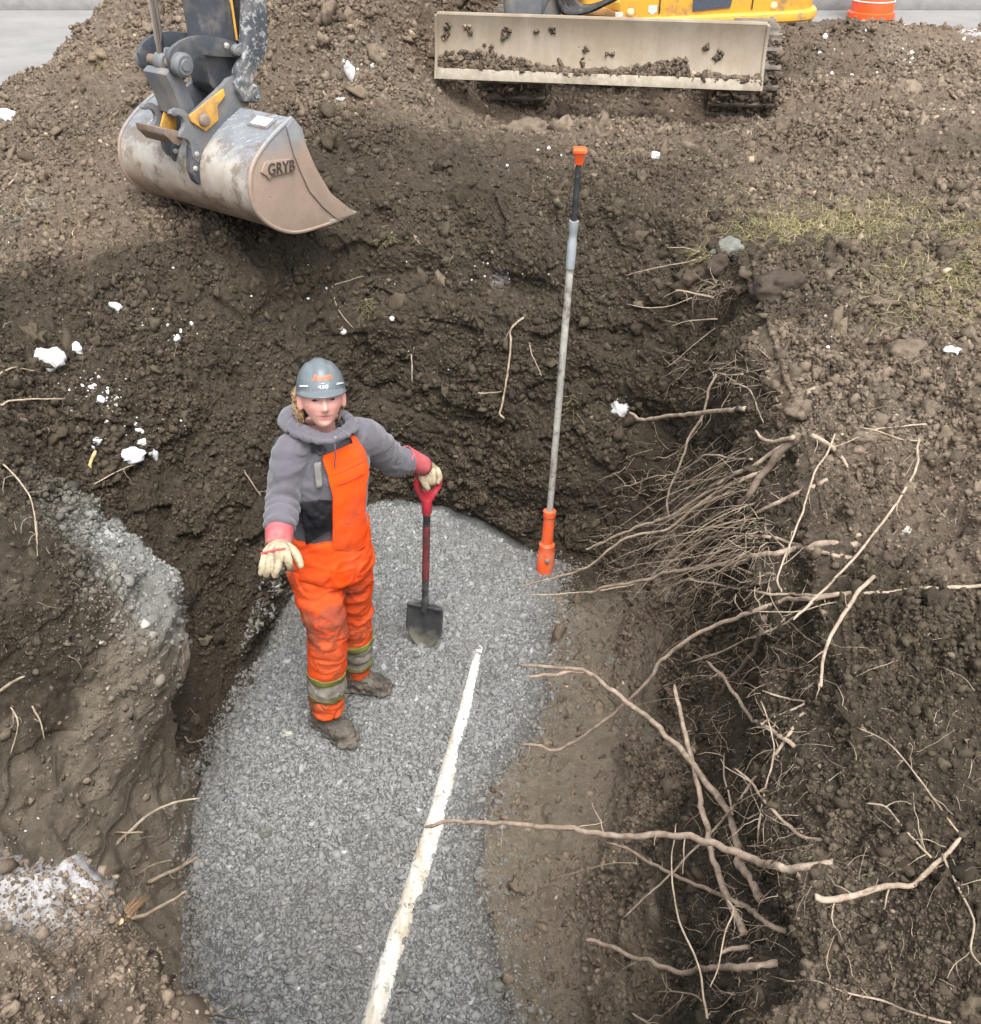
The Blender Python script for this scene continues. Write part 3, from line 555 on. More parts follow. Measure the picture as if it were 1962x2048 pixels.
# dozer blade
yw = R_(7); bx = np.array([math.cos(yw), -math.sin(yw), 0]); by = np.array([math.sin(yw), math.cos(yw), 0]); BL = at_y(875, 29, 6.95)
BRt = at_plane(1536, 38, BL, by); LB = float((BRt - BL) @ bx); zt = BL[2]; zb = at_plane(872, 158, BL - by * .10, by)[2]
t = NT('blade_steel'); v = t.coord('Object', (1.2, 1.2, .25)); c = t.mix(t.noise(8, 7, .68, v), (.15, .118, .085), (.33, .285, .225)); c = t.mix(t.math('MULTIPLY', t.ramp(t.noise(26, 6, .7, v), [(.5, 0), (.75, 1)]), .55), c, (.19, .16, .13))
c = t.mix(t.math('MULTIPLY', t.ramp(t.noise(2.2, 5, .6), [(.44, 0), (.58, 1)]), .55), c, (.20, .15, .10)); c = t.mix(t.ramp(t.noise(16, 3, .5), [(.69, 0), (.72, .9)]), c, (.13, .10, .075))
c = t.mix(t.ramp(t.noise(55, 4, .6), [(.70, 0), (.74, .7)]), c, (.17, .135, .10)); t.bump(t.noise(40, 5, .65), .25, .006); t.set(c, .8, 0, .3); BLM = t.m
hgt = zt - zb; pr = []
for k in range(15):
    u = k / 14; pr.append((-.10 * (1 - u) ** 2.2 - .035 * u ** 3 + .02, zb + hgt * u))
m = MB(); V = []; F = []; nx = 30; npz = len(pr)
for i in range(nx + 1):
    q = BL + bx * LB * i / nx
    for a, z in pr: V.append((q[0] + by[0] * a, q[1] + by[1] * a, z - .012 * i / nx * 2))
for i in range(nx + 1):
    q = BL + bx * LB * i / nx
    for a, z in pr: V.append((q[0] + by[0] * (a + .03), q[1] + by[1] * (a + .03), z - .012 * i / nx * 2))
o2 = (nx + 1) * npz
for i in range(nx):
    for k in range(npz - 1):
        F.append((i * npz + k, (i + 1) * npz + k, (i + 1) * npz + k + 1, i * npz + k + 1)); F.append((o2 + i * npz + k, o2 + i * npz + k + 1, o2 + (i + 1) * npz + k + 1, o2 + (i + 1) * npz + k))
    for k in (0, npz - 1): F.append((i * npz + k, o2 + i * npz + k, o2 + (i + 1) * npz + k, (i + 1) * npz + k))
for i in (0, nx):
    for k in range(npz - 1): F.append((i * npz + k, i * npz + k + 1, o2 + i * npz + k + 1, o2 + i * npz + k))
blade = m.add(V, F).build('dozer_blade', BLM, exc, auto=40)
m = MB(); m.tube([BL + by * .0 + bx * LB * k / 12 + np.array([0, 0, .004 - .024 * k / 12]) for k in range(13)], .016, 8); m.build('top_edge', BLM, blade)
m = MB(); q0 = BL.copy(); q0[2] = zb
m.prism([q0 - by * .092, q0 - by * .100 + np.array([0, 0, .062]) + by * .022, q0 + by * .0 + np.array([0, 0, .06]), q0 + by * .0], bx * LB - np.array([0, 0, .024])); m.build('cutting_edge', simple('pale_edge_steel', (.30, .262, .205), .75, var=.2, scale=30, dirt=(.2, .16, .12), dirt_amt=.35), blade, bevel=.003)
for s in (0, 1):
    q0 = BL + bx * (LB * s) ; pts = [(q0[0] + by[0] * (a - .012), q0[1] + by[1] * (a - .012), z - .024 * s) for a, z in pr] + [(q0[0] + by[0] * .06, q0[1] + by[1] * .06, z - .024 * s) for a, z in (pr[-1], pr[0])]
    m = MB(); m.prism(pts, bx * (.02 if s else -.02)); m.build('end_plate', BLM, blade, bevel=.004)
# clods stuck on the blade
bp, bs = [], []
for k in range(900):
    u = rng.random(); hh = .055 + .10 * max(0, .55 + .5 * math.sin(u * 9 + .6) - .9 * (u > .78)) * rng.random() ** 1.4
    q = BL + bx * LB * u; kk = min(14, hh / hgt * 14); a = np.interp(kk, range(15), [p[0] for p in pr]); q = q + by * (a - .004); q[2] = zb + hh - .024 * u; bp.append(q); bs.append(.008 + .018 * rng.random() ** 2)
for u, h, n_ in ((.03, .30, 8), (.02, .24, 8), (.10, .29, 5), (.21, .28, 9), (.215, .25, 6), (.17, .16, 4), (.36, .29, 4), (.31, .29, 3), (.38, .10, 5), (.46, .19, 4), (.54, .18, 3), (.83, .23, 5), (.865, .18, 9), (.83, .09, 4), (.45, .12, 3), (.15, .2, 2)):
    for _ in range(n_):
        hh = h + rng.normal(0, .010); q = BL + bx * (LB * u + rng.normal(0, .012)); a = np.interp(hh / hgt * 14, range(15), [p[0] for p in pr]); q = q + by * (a - .002); q[2] = zb + hh - .024 * u; bp.append(q); bs.append(.008 + .008 * rng.random())
V, FF, tn = scatter(np.array(bp), np.array(bs), T2, F2, (1, 1, .8)); me = np_mesh('mud', V, FF); col_attr(me, 'tint', (tn, .6 + 0 * tn, 0 * tn)); tag(link('mud', me, CRUMB, blade, smooth_=False))
# tracks
CAKED = painted('mud_caked_track', (.05, .047, .045), .8, None, (.20, .16, .125), .95, 7)
def track(cx, cy):
    c = np.array([cx, cy, 0.]); L, Hh, wd, r = 2.05, .50, .42, .25
    loop = []
    for k in range(13): an = math.pi / 2 + math.pi * k / 12; loop.append((-L / 2 + r + r * math.cos(an), Hh / 2 + r * math.sin(an)))
    for k in range(13): an = -math.pi / 2 + math.pi * k / 12; loop.append((L / 2 - r + r * math.cos(an), Hh / 2 + r * math.sin(an)))
    W3 = lambda a, z, s: c + by * (a + L / 2) + bx * s + np.array([0, 0, z])
    m = MB(); m.prism([W3(a, z, -wd / 2) for a, z in loop], bx * wd); tr = m.build('track', CAKED, exc, bevel=.012)
    lp = loop + [loop[0]]; seg = [math.dist(lp[i], lp[i + 1]) for i in range(len(loop))]; tot = sum(seg); m = MB(); npad = 44
    for k in range(npad):
        s = tot * k / npad; i = 0
        while s > seg[i]: s -= seg[i]; i += 1
        u = s / max(seg[i], 1e-6); a = lp[i][0] + (lp[i + 1][0] - lp[i][0]) * u; z = lp[i][1] + (lp[i + 1][1] - lp[i][1]) * u
        nx_, nz = (lp[i + 1][1] - lp[i][1]) / seg[i], -(lp[i + 1][0] - lp[i][0]) / seg[i]
        tx, tz = -nz, nx_; q = [(a + tx * e + nx_ * f, z + tz * e + nz * f) for e, f in ((-.05, -.004), (.05, -.004), (.05, .018), (.02, .022), (.012, .045), (-.012, .045), (-.02, .022), (-.05, .018))]
        m.prism([W3(x_, z_, -wd / 2 - .01) for x_, z_ in q], bx * (wd + .02))
    tag(m.build('track_pads', CAKED, tr, bevel=.004))
    for a in (-L / 2 + r, L / 2 - r):
        m = MB(); m.lathe(W3(a, Hh / 2, -wd / 2 - .02), bx, [(.10, 0), (.17, 0), (.19, .01), (.19, wd + .03), (.17, wd + .04), (.10, wd + .04)], 20); m.build('sprocket', CAKED, tr)
def track_mud(cx, cy, n):
    bp, bs = [], []
    for _ in range(n):
        a = abs(rng.normal(0, .5)); q = np.array([cx, cy, 0.]) + bx * rng.uniform(-.22, .22); an = rng.uniform(-.9, 1.0)
        if rng.random() < .5: q = q + by * (.25 - .27 * math.cos(an)) + np.array([0, 0, .25 + .27 * math.sin(an)])
        else: q = np.array([cx, cy, 0.]) + bx * .225 + by * rng.uniform(.05, 1.9) + np.array([0, 0, rng.uniform(.02, .52)])
        bp.append(q); bs.append(.006 + .022 * rng.random() ** 2)
    V, FF, tn = scatter(np.array(bp), np.array(bs), T2, F2, (1, 1, .8)); me = np_mesh('mud', V, FF); col_attr(me, 'tint', (tn, .45 + 0 * tn, 0 * tn)); tag(link('mud', me, CRUMB, exc, smooth_=False))
tc = at_z(1478, 240, .0); track(tc[0], tc[1]); tc2 = tc - bx * 1.55; track(tc2[0], tc2[1])
track_mud(tc[0], tc[1], 900); track_mud(tc2[0], tc2[1], 900)
mc = (tc + tc2) / 2
m = MB(); rotM = Matrix.Rotation(-yw, 3, 'Z'); m.box(mc + by * 1.1 + np.array([0, 0, .33]), (1.0, 1.1, .26), rotM); m.build('track_frame', CAKED, exc, bevel=.02)
m = MB(); m.lathe(mc + by * 1.1 + np.array([0, 0, .44]), (0, 0, 1), [(.42, 0), (.42, .12)], 32); m.build('slew_ring', BLACKR, exc)
for s in (-1, 1):
    q = BL + bx * (LB / 2 + s * .42); q[2] = .38; m = MB(); m.tube([q + by * .03, q + by * .75 + np.array([0, 0, -.05])], .055, 8); m.build('blade_arm', CAKED, exc)
q = BL + bx * (LB / 2); q[2] = .5; m = MB(); m.tube([q + by * .03, q + by * .5 + np.array([0, 0, -.1])], [.03, .045], 12); m.build('blade_cylinder', BLACKR, exc)
# house: its left side faces the camera
A = at_z(1130, 40, .56); A = np.array([.62, 7.30, .50]); Bq = np.array([2.40, 7.80, .50]); ex = (Bq - A) / np.linalg.norm(Bq - A); ey = np.array([-ex[1], ex[0], 0]); LH = float(np.linalg.norm(Bq - A))
def HP(a, b, z): return A + ex * a + ey * b + np.array([0, 0, z - .56])
def rounded(x0, x1, y0, y1, r, n=6, rr=None):
    rr = rr or (r, r, r, r); out = []
    for (cx, cy, a0), q in zip(((x1 - rr[0], y0 + rr[0], -90), (x1 - rr[1], y1 - rr[1], 0), (x0 + rr[2], y1 - rr[2], 90), (x0 + rr[3], y0 + rr[3], 180)), rr):
        for k in range(n + 1): an = R_(a0 + 90 * k / n); out.append((cx + q * math.cos(an), cy + q * math.sin(an)))
    return out
pl_ = rounded(0, LH, 0, 1.75, .1, 6, (.28, .3, .12, .05))
m = MB(); m.prism([HP(a, b, .60) for a, b in pl_], (0, 0, .62)); house = m.build('house', YEL, exc, bevel=.02)
sk = rounded(-.02, LH + .035, -.035, 1.78, .1, 6, (.30, .3, .12, .05)); m = MB(); m.prism([HP(a, b, .555) for a, b in sk], (0, 0, .075)); m.build('skirt', YEL, house, bevel=.03, seg=3)
for a in (.55, 1.25): m = MB(); m.box(HP(a, -.004, .90), (.006, .01, .5), Matrix.Rotation(math.atan2(ex[1], ex[0]), 3, 'Z')); m.build('panel_gap', BLACKR, house)
m = MB(); m.prism([HP(a, -.006, z) for a, z in ((.80, .655), (1.08, .668), (1.10, .80), (.79, .80))], -ey * .004); m.build('side_grille', simple('dark_grille', (.05, .06, .08), .5, var=.4, scale=120), house)
for a in (.10, .34, 1.42):
    m = MB(); m.lathe(HP(a, 0, .665), -ey, [(.026, 0), (.026, .004), (.018, .010), (.008, .011)], 14); m.build('round_fastener', simple('fastener', (.62, .50, .28), .4), house)
m = MB(); m.prism([HP(a, -.001, z) for a, z in ((.47, .70), (.47, .665), (.50, .645), (.53, .665), (.53, .70))], -ey * .002); m.build('shield_sticker', simple('pale_blue_sticker', (.42, .66, .70), .5), house)
m = MB(); m.box(HP(.45, -.05, .59), (.06, .03, .05), Matrix.Rotation(math.atan2(ex[1], ex[0]), 3, 'Z')); m.build('step_bracket', BLACKR, house, bevel=.006)
cabp = rounded(.02, 1.02, .0, .95, .08, 4); m = MB(); m.prism([HP(a, b, 1.222) for a, b in cabp], (0, 0, 1.35)); cab = m.build('cab', simple('cab_glass', (.03, .035, .04), .1, spec=.6), house, bevel=.03)
for a, b in ((.03, .01), (1.0, .01), (.03, .93), (1.0, .93)):
    m = MB(); m.box(HP(a, b, 1.90), (.09, .09, 1.36), Matrix.Rotation(math.atan2(ex[1], ex[0]), 3, 'Z')); m.build('cab_post', BLACKR, cab, bevel=.01)
m = MB(); m.prism([HP(a * 1.04 - .02, b * 1.06 - .03, 2.575) for a, b in cabp], (0, 0, .07)); m.build('cab_roof', YEL, cab, bevel=.03)
m = MB(); m.prism([HP(a, b, 1.222) for a, b in rounded(1.1, LH - .03, .03, 1.7, .2)], (0, 0, .33)); m.build('engine_hood', YEL, house, bevel=.06)
# swing bracket, hoses and boom foot, just above the blade
m = MB(); q = at_y(1052, 8, 7.18); m.box(q + np.array([.0, 0, .12]), (.20, .2, .42)); m.tube([q + np.array([.08, -.02, -.06]), q + np.array([.13, -.05, .1]), q + np.array([.15, -.02, .4])], [.045, .05, .055], 10); m.tube([q + np.array([-.10, -.06, -.12]), q + np.array([-.10, -.06, .5])], .05, 10); m.build('swing_bracket', GREYP, exc, bevel=.02)
m = MB(); q2 = at_y(1128, 8, 7.12)
m.prism([q2 + np.array(v) for v in ((-.17, 0, -.10), (-.02, 0, -.10), (.0, 0, .3), (-.1, 0, .3), (-.12, 0, .05))], (0, .12, 0)); m.build('boom_foot', GREYP, exc, bevel=.02)
m = MB()
for k in range(6):
    a = at_y(1112 + 4 * k, -22 + 4 * k, 7.08 + .02 * k); b = at_y(1130 + 9 * k, 25 - 2 * k, 7.10 + .02 * k); c2 = at_y(1190 + 8 * k, 16 - 4 * k, 7.14); d2 = at_y(1232 + 4 * k, -14 - 3 * k, 7.2); m.tube(catmull([a, b, c2, d2], 7), .020, 8)
m.build('hydraulic_hoses', BLACKR, exc)
m = MB(); m.prism([at_y(x, y, 7.24) for x, y in ((1170, 30), (1182, 17), (1205, 15), (1240, 26), (1242, 34))], (0, .12, 0)); m.build('tilt_cover', painted('orange_cover', (.50, .27, .10), .5, amt=.4), exc, bevel=.008)
m = MB(); m.prism([at_y(x, y, 7.26) for x, y in ((1205, 3), (1242, 4), (1242, 24), (1236, 22), (1205, 16))], (0, .2, 0)); m.build('floor_edge', YEL, exc, bevel=.006)
m = MB(); m.box(at_y(1238, 29, 7.2), (.05, .02, .03)); m.build('reflector', simple('pale_reflector', (.65, .55, .5), .3), exc, bevel=.004)

# ================================================================ traffic drum beyond the heap
dc = at_z(1741, 34, 0.0); dc = dc * 1.0; dr_ = .212
drum = empty('traffic_drum', tuple(dc), 'orange traffic drum with white bands on the road behind the spoil heap', 'traffic drum')
OR = simple('orange_plastic', (.80, .085, .018), .45, var=.08, scale=6, dirt=(.3, .15, .1), dirt_amt=.1); WHT = simple('white_band', (.72, .71, .69), .5, var=.08)
m = MB(); m.lathe(dc, (0, 0, 1), [(dr_ * 1.12, 0), (dr_ * 1.12, .05), (dr_, .06), (dr_, .16), (dr_ * .985, .17), (dr_ * .97, .55), (dr_ * .92, .9), (dr_ * .6, .95), (dr_ * .3, .95), (dr_ * .3, 1.02)], 40); m.build('drum_body', OR, drum)
for z0, z1, nm in ((.155, .165, 'thin_band'), (.215, .36, 'white_band'), (.52, .66, 'white_band')):
    m = MB(); m.lathe(dc + np.array([0, 0, z0]), (0, 0, 1), [(dr_ * 1.0 + .004, 0), (dr_ * 1.0 + .006, (z1 - z0) / 2), (dr_ * .99 + .004, z1 - z0)], 40); m.build(nm, WHT, drum)
# ================================================================ valve riser standing in the pit
pb = at_z(1090, 1136, -1.735); pt = at_y(1158, 322, pb[1] + .03); ax = (pt - pb) / np.linalg.norm(pt - pb); LP = float(np.linalg.norm(pt - pb))
ris = empty('valve_riser', tuple(pb), 'tall thin steel riser rod with orange cap, standing in an orange sleeve', 'valve riser')
OPL = simple('orange_pvc', (.72, .10, .025), .45, var=.15, scale=12, dirt=(.28, .20, .15), dirt_amt=.35, dirt_scale=14)
ROD = simple('weathered_rod', (.36, .345, .315), .55, .15, var=.3, scale=14, dirt=(.12, .10, .08), dirt_amt=.35, dirt_scale=18); GALV = simple('galvanised', (.42, .46, .48), .4, .5, var=.15, scale=20); BPL = simple('black_rod', (.035, .038, .042), .4, .2, var=.4, scale=16, dirt=(.25, .26, .26), dirt_amt=.35)
def onp(y): # distance up the rod for a picture row
    lo, hi = 0., LP
    for _ in range(40):
        mid_ = (lo + hi) / 2; q = pb + ax * mid_ - CAM; yy = 1024 - FOC * (q @ UP) / (q @ FW)
        if yy > y: lo = mid_
        else: hi = mid_
    return lo
h1, h2, h3, h4 = onp(1085), onp(1022), onp(532), onp(437)
m = MB(); m.lathe(pb - ax * .02, ax, [(.047, 0), (.047, h1 * .75), (.042, h1 * .8), (.044, h1 + .01), (.032, h1 + .025), (.029, h2 - .015), (.034, h2 - .01), (.034, h2 + .02), (.022, h2 + .02)], 28); sl_ = m.build('orange_sleeve', OPL, ris)
m = MB(); m.lathe(pb + ax * onp(1112) + np.array([.005, -.045, 0]), (0, -1, .3), [(.016, 0), (.014, .01), (.006, .014)], 10); m.build('rusty_bolt', RUST, sl_)
m = MB(); m.tube([pb + ax * .1, pb + ax * h3], .0172, 18); m.build('rod', ROD, ris)
hm = onp(480); m = MB(); m.lathe(pb + ax * (h3 - .01), ax, [(.0205, 0), (.021, .005), (.021, hm - h3), (.0185, hm - h3 + .01), (.0185, h4 - h3 - .05), (.021, h4 - h3 - .045), (.0215, h4 - h3), (.014, h4 - h3)], 20); m.build('collar', GALV, ris)
m = MB(); m.tube([pb + ax * (h4 - .05), pb + ax * (LP + .01)], .0135, 16); m.build('upper_rod', BPL, ris)
m = MB(); m.lathe(pb + ax * (LP - .015), ax, [(.021, 0), (.023, .004), (.033, .045), (.041, .052), (.041, .066), (.036, .070)], 4); cap = m.build('orange_cap', OPL, ris, bevel=.003)
# ================================================================ white pipe half buried in the gravel
PP = [(970, 1250), (950, 1335), (931, 1410), (901, 1520), (872, 1640), (838, 1740), (805, 1850), (771, 1950), (741, 2048), (705, 2160)]
pts = []
for i, q in enumerate(PP):
    g = at_z(q[0], q[1], -1.752); g2 = drop(g[0], g[1], -.9); g[2] = g2[2] if g2[2] < -1.6 else -1.755; pts.append(g)
pts = catmull(pts, 10); n = len(pts); rr = []; V = []; F = []; nk = 22
for i, p in enumerate(pts):
    u = i / (n - 1); r = .026 + .018 * smooth(0, .5, u); sink = .025 + .016 * (1 - smooth(0, .12, u)); tg = pts[min(i + 1, n - 1)] - pts[max(i - 1, 0)]; tg /= np.linalg.norm(tg); hx = np.cross(tg, (0, 0, 1)); hx /= np.linalg.norm(hx); hy = np.cross(hx, tg)
    for k in range(nk):
        an = 2 * math.pi * k / nk; V.append(p + (hx * math.cos(an) + hy * math.sin(an)) * r + np.array([0, 0, -sink + .010]))
V = np.array(V); V += (fbm(V, 26, 3, 601) * .005)[:, None] * np.array([[1, .3, .6]])
for i in range(n - 1):
    for k in range(nk): F.append((i * nk + k, i * nk + (k + 1) % nk, (i + 1) * nk + (k + 1) % nk, (i + 1) * nk + k))
me = np_mesh('buried_pipe', V, F); t = NT('white_pipe'); c = t.mix(t.ramp(t.noise(9, 6, .65, t.coord('Object', (3, .6, 1))), [(.45, 0), (.65, 1)]), (.58, .57, .53), (.40, .345, .255)); c = t.mix(t.ramp(t.noise(50, 5, .7), [(.54, 0), (.63, .8)]), c, (.22, .215, .195)); t.bump(t.noise(70, 5, .7), .5, .006); t.set(c, .75)
tag(link('buried_pipe', me, t.m), 'long white pipe half buried along the gravel floor of the pit', 'pipe')
# stones banked against its sides
bp, bs = [], []
for i in range(0, n - 1):
    for s in (-1, 1):
        for _ in range(16):
            u = (i + rng.random()) / (n - 1); r = .026 + .018 * smooth(0, .5, u); p = pts[i] + (pts[i + 1] - pts[i]) * rng.random(); tg = pts[i + 1] - pts[i]; tg /= np.linalg.norm(tg); hx = np.cross(tg, (0, 0, 1)); dd_ = r * (.62 + .75 * rng.random() ** .7)
            bp.append(p + hx * s * dd_ + np.array([0, 0, .012 * rng.random() - .004])); bs.append(.003 + .008 * rng.random() ** 2.5)
V, FF, tn = scatter(np.array(bp), np.array(bs), T0, F0, (1.2, 1, .7)); me = np_mesh('gravel', V, FF); col_attr(me, 'tint', (tn * .95, .2 * tn, tn)); tag(link('gravel', me, GST, smooth_=False), kind='stuff')
# ================================================================ shovel
hand_c = at_y(860, 952, 3.60); sh_top = at_y(854, 1008, 3.60); sh_tip = at_z(843, 1304, -1.757); sh_bt = at_y(850, 1212, 3.665)
shv = empty('shovel', tuple(sh_tip), 'long red and black shovel with D handle standing in the gravel beside the worker', 'shovel')
REDP = simple('red_plastic', (.42, .035, .05), .4, var=.15, scale=12, dirt=(.25, .15, .13), dirt_amt=.25); REDW = simple('worn_red_paint', (.22, .035, .04), .5, var=.35, scale=18, dirt=(.05, .045, .045), dirt_amt=.7, dirt_scale=22); BLS = simple('black_shaft', (.03, .032, .035), .45, var=.4, scale=20, dirt=(.13, .125, .12), dirt_amt=.45)
def lerp(a, b, t): return a + (b - a) * t
m = MB(); m.tube([lerp(sh_top, sh_bt, -.02), lerp(sh_top, sh_bt, .9), lerp(sh_top, sh_bt, 1.05)], [.0165, .0165, .02], 16); m.build('shaft', BLS, shv)
m = MB(); m.tube([lerp(sh_top, sh_bt, .20), lerp(sh_top, sh_bt, .71)], .0177, 16); m.build('red_wrap', REDW, shv)
g1, g2 = at_y(835, 957, 3.57), at_y(879, 955, 3.63); m = MB()
m.tube(catmull([sh_top, at_y(842, 990, 3.585), at_y(834, 972, 3.572), g1], 5), [.019] + [.015] * 15, 10); m.tube(catmull([sh_top, at_y(866, 988, 3.61), at_y(877, 970, 3.63), g2], 5), [.019] + [.015] * 15, 10); m.tube([g1, g2], .0155, 12); m.lathe(sh_top, sh_bt - sh_top, [(.02, -.03), (.024, 0), (.022, .05), (.018, .06)], 14)
m.prism([at_y(842, 985, 3.585), at_y(866, 983, 3.605), at_y(858, 1005, 3.597), at_y(850, 1005, 3.59)], (0, .014, 0)); m.build('d_handle', REDP, shv)
# blade: a dished sheet
bwx = np.array([.955, -.29, 0]); up_b = sh_bt - sh_tip; Lb = np.linalg.norm(up_b); up_b /= Lb; nb = np.cross(bwx, up_b); nb /= np.linalg.norm(nb); nb = nb if nb[1] < 0 else -nb; V = []; F = []; NI, NJ = 14, 16
for i in range(NI + 1):
    v = i / NI; hw = .098 * (1 - .06 * v) * (1 - max(0, (.52 - v) / .52) ** 1.75 * .93)
    for j in range(NJ + 1):
        s = j / NJ * 2 - 1; x = s * hw; dish = -.028 * (1 - s * s) + .012 * math.exp(-(x / .014) ** 2) * smooth(.2, .7, v) - .02 * (1 - v) ** 2
        V.append(sh_tip + up_b * (Lb * (v * 1.0) + .012 * (1 - abs(s)) * (v > .9)) + bwx * x - nb * dish * -1.0)
for i in range(NI):
    for j in range(NJ): q = i * (NJ + 1) + j; F.append((q, q + 1, q + NJ + 2, q + NJ + 1))
me = np_mesh('blade', V, F); t = NT('shovel_steel'); g = t.n('ShaderNodeSeparateXYZ'); t.l(t.coord(), g.inputs[0]); c = t.mix(t.noise(26, 5, .65), (.030, .032, .034), (.10, .10, .10)); c = t.mix(t.ramp(t.math('ADD', g.outputs[2], t.math('MULTIPLY', t.noise(14, 4), .16)), [(.0, 0), (1, 0)]), c, (.2, .2, .17))
hz = t.math('ADD', t.math('ADD', g.outputs[2], 1.76), t.math('MULTIPLY', t.math('SUBTRACT', t.noise(16, 4, .6), .5), .22)); c = t.mix(t.ramp(hz, [(.07, .8), (.13, 0)]), c, (.20, .195, .155)); t.set(c, .5, .3, .4)
bl = link('blade', me, t.m, shv); sm = bl.modifiers.new('thickness', 'SOLIDIFY'); sm.thickness = .004
m = MB()
for a, b in ((-.085, -.012), (.012, .085)): m.tube([sh_bt + bwx * a + nb * .006, sh_bt + bwx * b + nb * .006], .008, 8)
m.build('foot_step', BLS, shv)
# ================================================================ THE WORKER
def bake(mb, voxel, smooth_n=4, fac=.5, name='m'):
    """close several overlapping shapes into one continuous skin"""
    me = mb.mesh(name); o = bpy.data.objects.new(name, me); S.collection.objects.link(o)
    r = o.modifiers.new('r', 'REMESH'); r.mode = 'VOXEL'; r.voxel_size = voxel; r.adaptivity = 0
    s = o.modifiers.new('s', 'SMOOTH'); s.factor = fac; s.iterations = smooth_n
    bpy.context.view_layer.update(); out = bpy.data.meshes.new_from_object(o.evaluated_get(bpy.context.evaluated_depsgraph_get()))
    bpy.data.objects.remove(o); bpy.data.meshes.remove(me)
    bm = bmesh.new(); bm.from_mesh(out); seen = set(); comps = []
    for v in bm.verts:
        if v in seen: continue
        st_, comp = [v], []; seen.add(v)
        while st_:
            q = st_.pop(); comp.append(q)
            for e in q.link_edges:
                w_ = e.other_vert(q)
                if w_ not in seen: seen.add(w_); st_.append(w_)
        comps.append(comp)
    big_ = max(len(c) for c in comps); bmesh.ops.delete(bm, geom=[v for c in comps if len(c) < .2 * big_ for v in c], context='VERTS'); bm.to_mesh(out); bm.free(); return out
def verts(me):
    a = np.zeros(len(me.vertices) * 3, np.float32); me.vertices.foreach_get('co', a); return a.reshape(-1, 3).astype(float)
def vnorm(me):
    a = np.zeros(len(me.vertices) * 3, np.float32); me.vertex_normals.foreach_get('vector', a); return a.reshape(-1, 3).astype(float)
def setv(me, V): me.vertices.foreach_set('co', V.astype(np.float32).ravel()); me.update()
def ells(mb, rings, n=28):
    """rings: (centre, axis a with half width, axis b with half depth, superellipse power)"""
    V = []; F = []
    for c, a, b, pw in rings:
        for k in range(n):
            t = 2 * math.pi * k / n; ct, st = math.cos(t), math.sin(t); q = (abs(ct) ** pw + abs(st) ** pw) ** (-1 / pw)
            V.append(np.array(c) + np.array(a) * ct * q + np.array(b) * st * q)
    for i in range(len(rings) - 1):
        for k in range(n): F.append((i * n + k, i * n + (k + 1) % n, (i + 1) * n + (k + 1) % n, (i + 1) * n + k))
    F += [tuple(range(n - 1, -1, -1)), tuple((len(rings) - 1) * n + k for k in range(n))]; return mb.add(V, F)
SKIN_COL = (.60, .335, .285)
def J(x, y, Y): return at_y(x, y, Y)
sv = np.array([.875, .484, 0]); sv /= np.linalg.norm(sv); fv = np.array([sv[1], -sv[0], 0])       # across the shoulders (to his left), and chest direction
neck = J(638, 858, 3.20); shR = J(586, 893, 3.12); shL = J(728, 868, 3.28)
elR = J(566, 998, 3.03); wrR = J(558, 1080, 2.84); elL = J(783, 922, 3.47); wrL = J(838, 922, 3.55)
hipc = J(660, 1106, 3.20); feet_z = -1.745
person = empty('person', (-.72, 3.2, feet_z), 'worker in grey hoodie, orange bib overalls and grey hard hat, hand on a shovel', 'person')
# ---- torso ring table (shared by hoodie, bib, straps and flap)
TZ = []
for f, hw, hd, off in ((-.10, .150, .122, 0), (.05, .152, .124, .0), (.22, .152, .122, .0), (.40, .160, .124, .004), (.58, .172, .126, .008), (.74, .178, .122, .006), (.86, .168, .108, .0), (.94, .135, .092, -.004), (1.0, .085, .075, -.004), (1.05, .055, .058, 0)):
    c = hipc + (neck - hipc) * f + fv * off; TZ.append((f, c, hw, hd))
tf = [k[0] for k in TZ]
def torso(f, an, out=0.):
    """point on the torso at height f (0 hip, 1 neck) and angle an from the chest, positive to his left"""
    c = np.array([np.interp(f, tf, [k[1][i] for k in TZ]) for i in range(3)]); hw = np.interp(f, tf, [k[2] for k in TZ]) + out; hd = np.interp(f, tf, [k[3] for k in TZ]) + out
    s, k = math.sin(an), math.cos(an); q = (abs(s) ** 2.4 + abs(k) ** 2.4) ** (-1 / 2.4); return c + sv * hw * s * q + fv * hd * k * q
# ---- body (one continuous figure under the clothes)
HDc = J(643, 795, 3.13)                 # middle of the head
to_cam = CAM - HDc; to_cam /= np.linalg.norm(to_cam)
hz_ = np.array([0, 0, 1.]); hf = np.array([to_cam[0], to_cam[1], 0]); hf /= np.linalg.norm(hf); c_, s_ = math.cos(R_(5)), math.sin(R_(5)); hf = np.array([hf[0] * c_ - hf[1] * s_, hf[0] * s_ + hf[1] * c_, 0])
hf = hf * math.cos(R_(19)) + hz_ * math.sin(R_(19)); hr = np.cross(hf, hz_); hr /= np.linalg.norm(hr); hr = -hr if hr[0] < 0 else hr
hu = np.cross(hr, hf); hu = -hu if hu[2] < 0 else hu
roll = R_(-3); hr, hu = hr * math.cos(roll) + hu * math.sin(roll), hu * math.cos(roll) - hr * math.sin(roll)
def HL(x, y, z): return HDc + hr * x + hf * y + hu * z
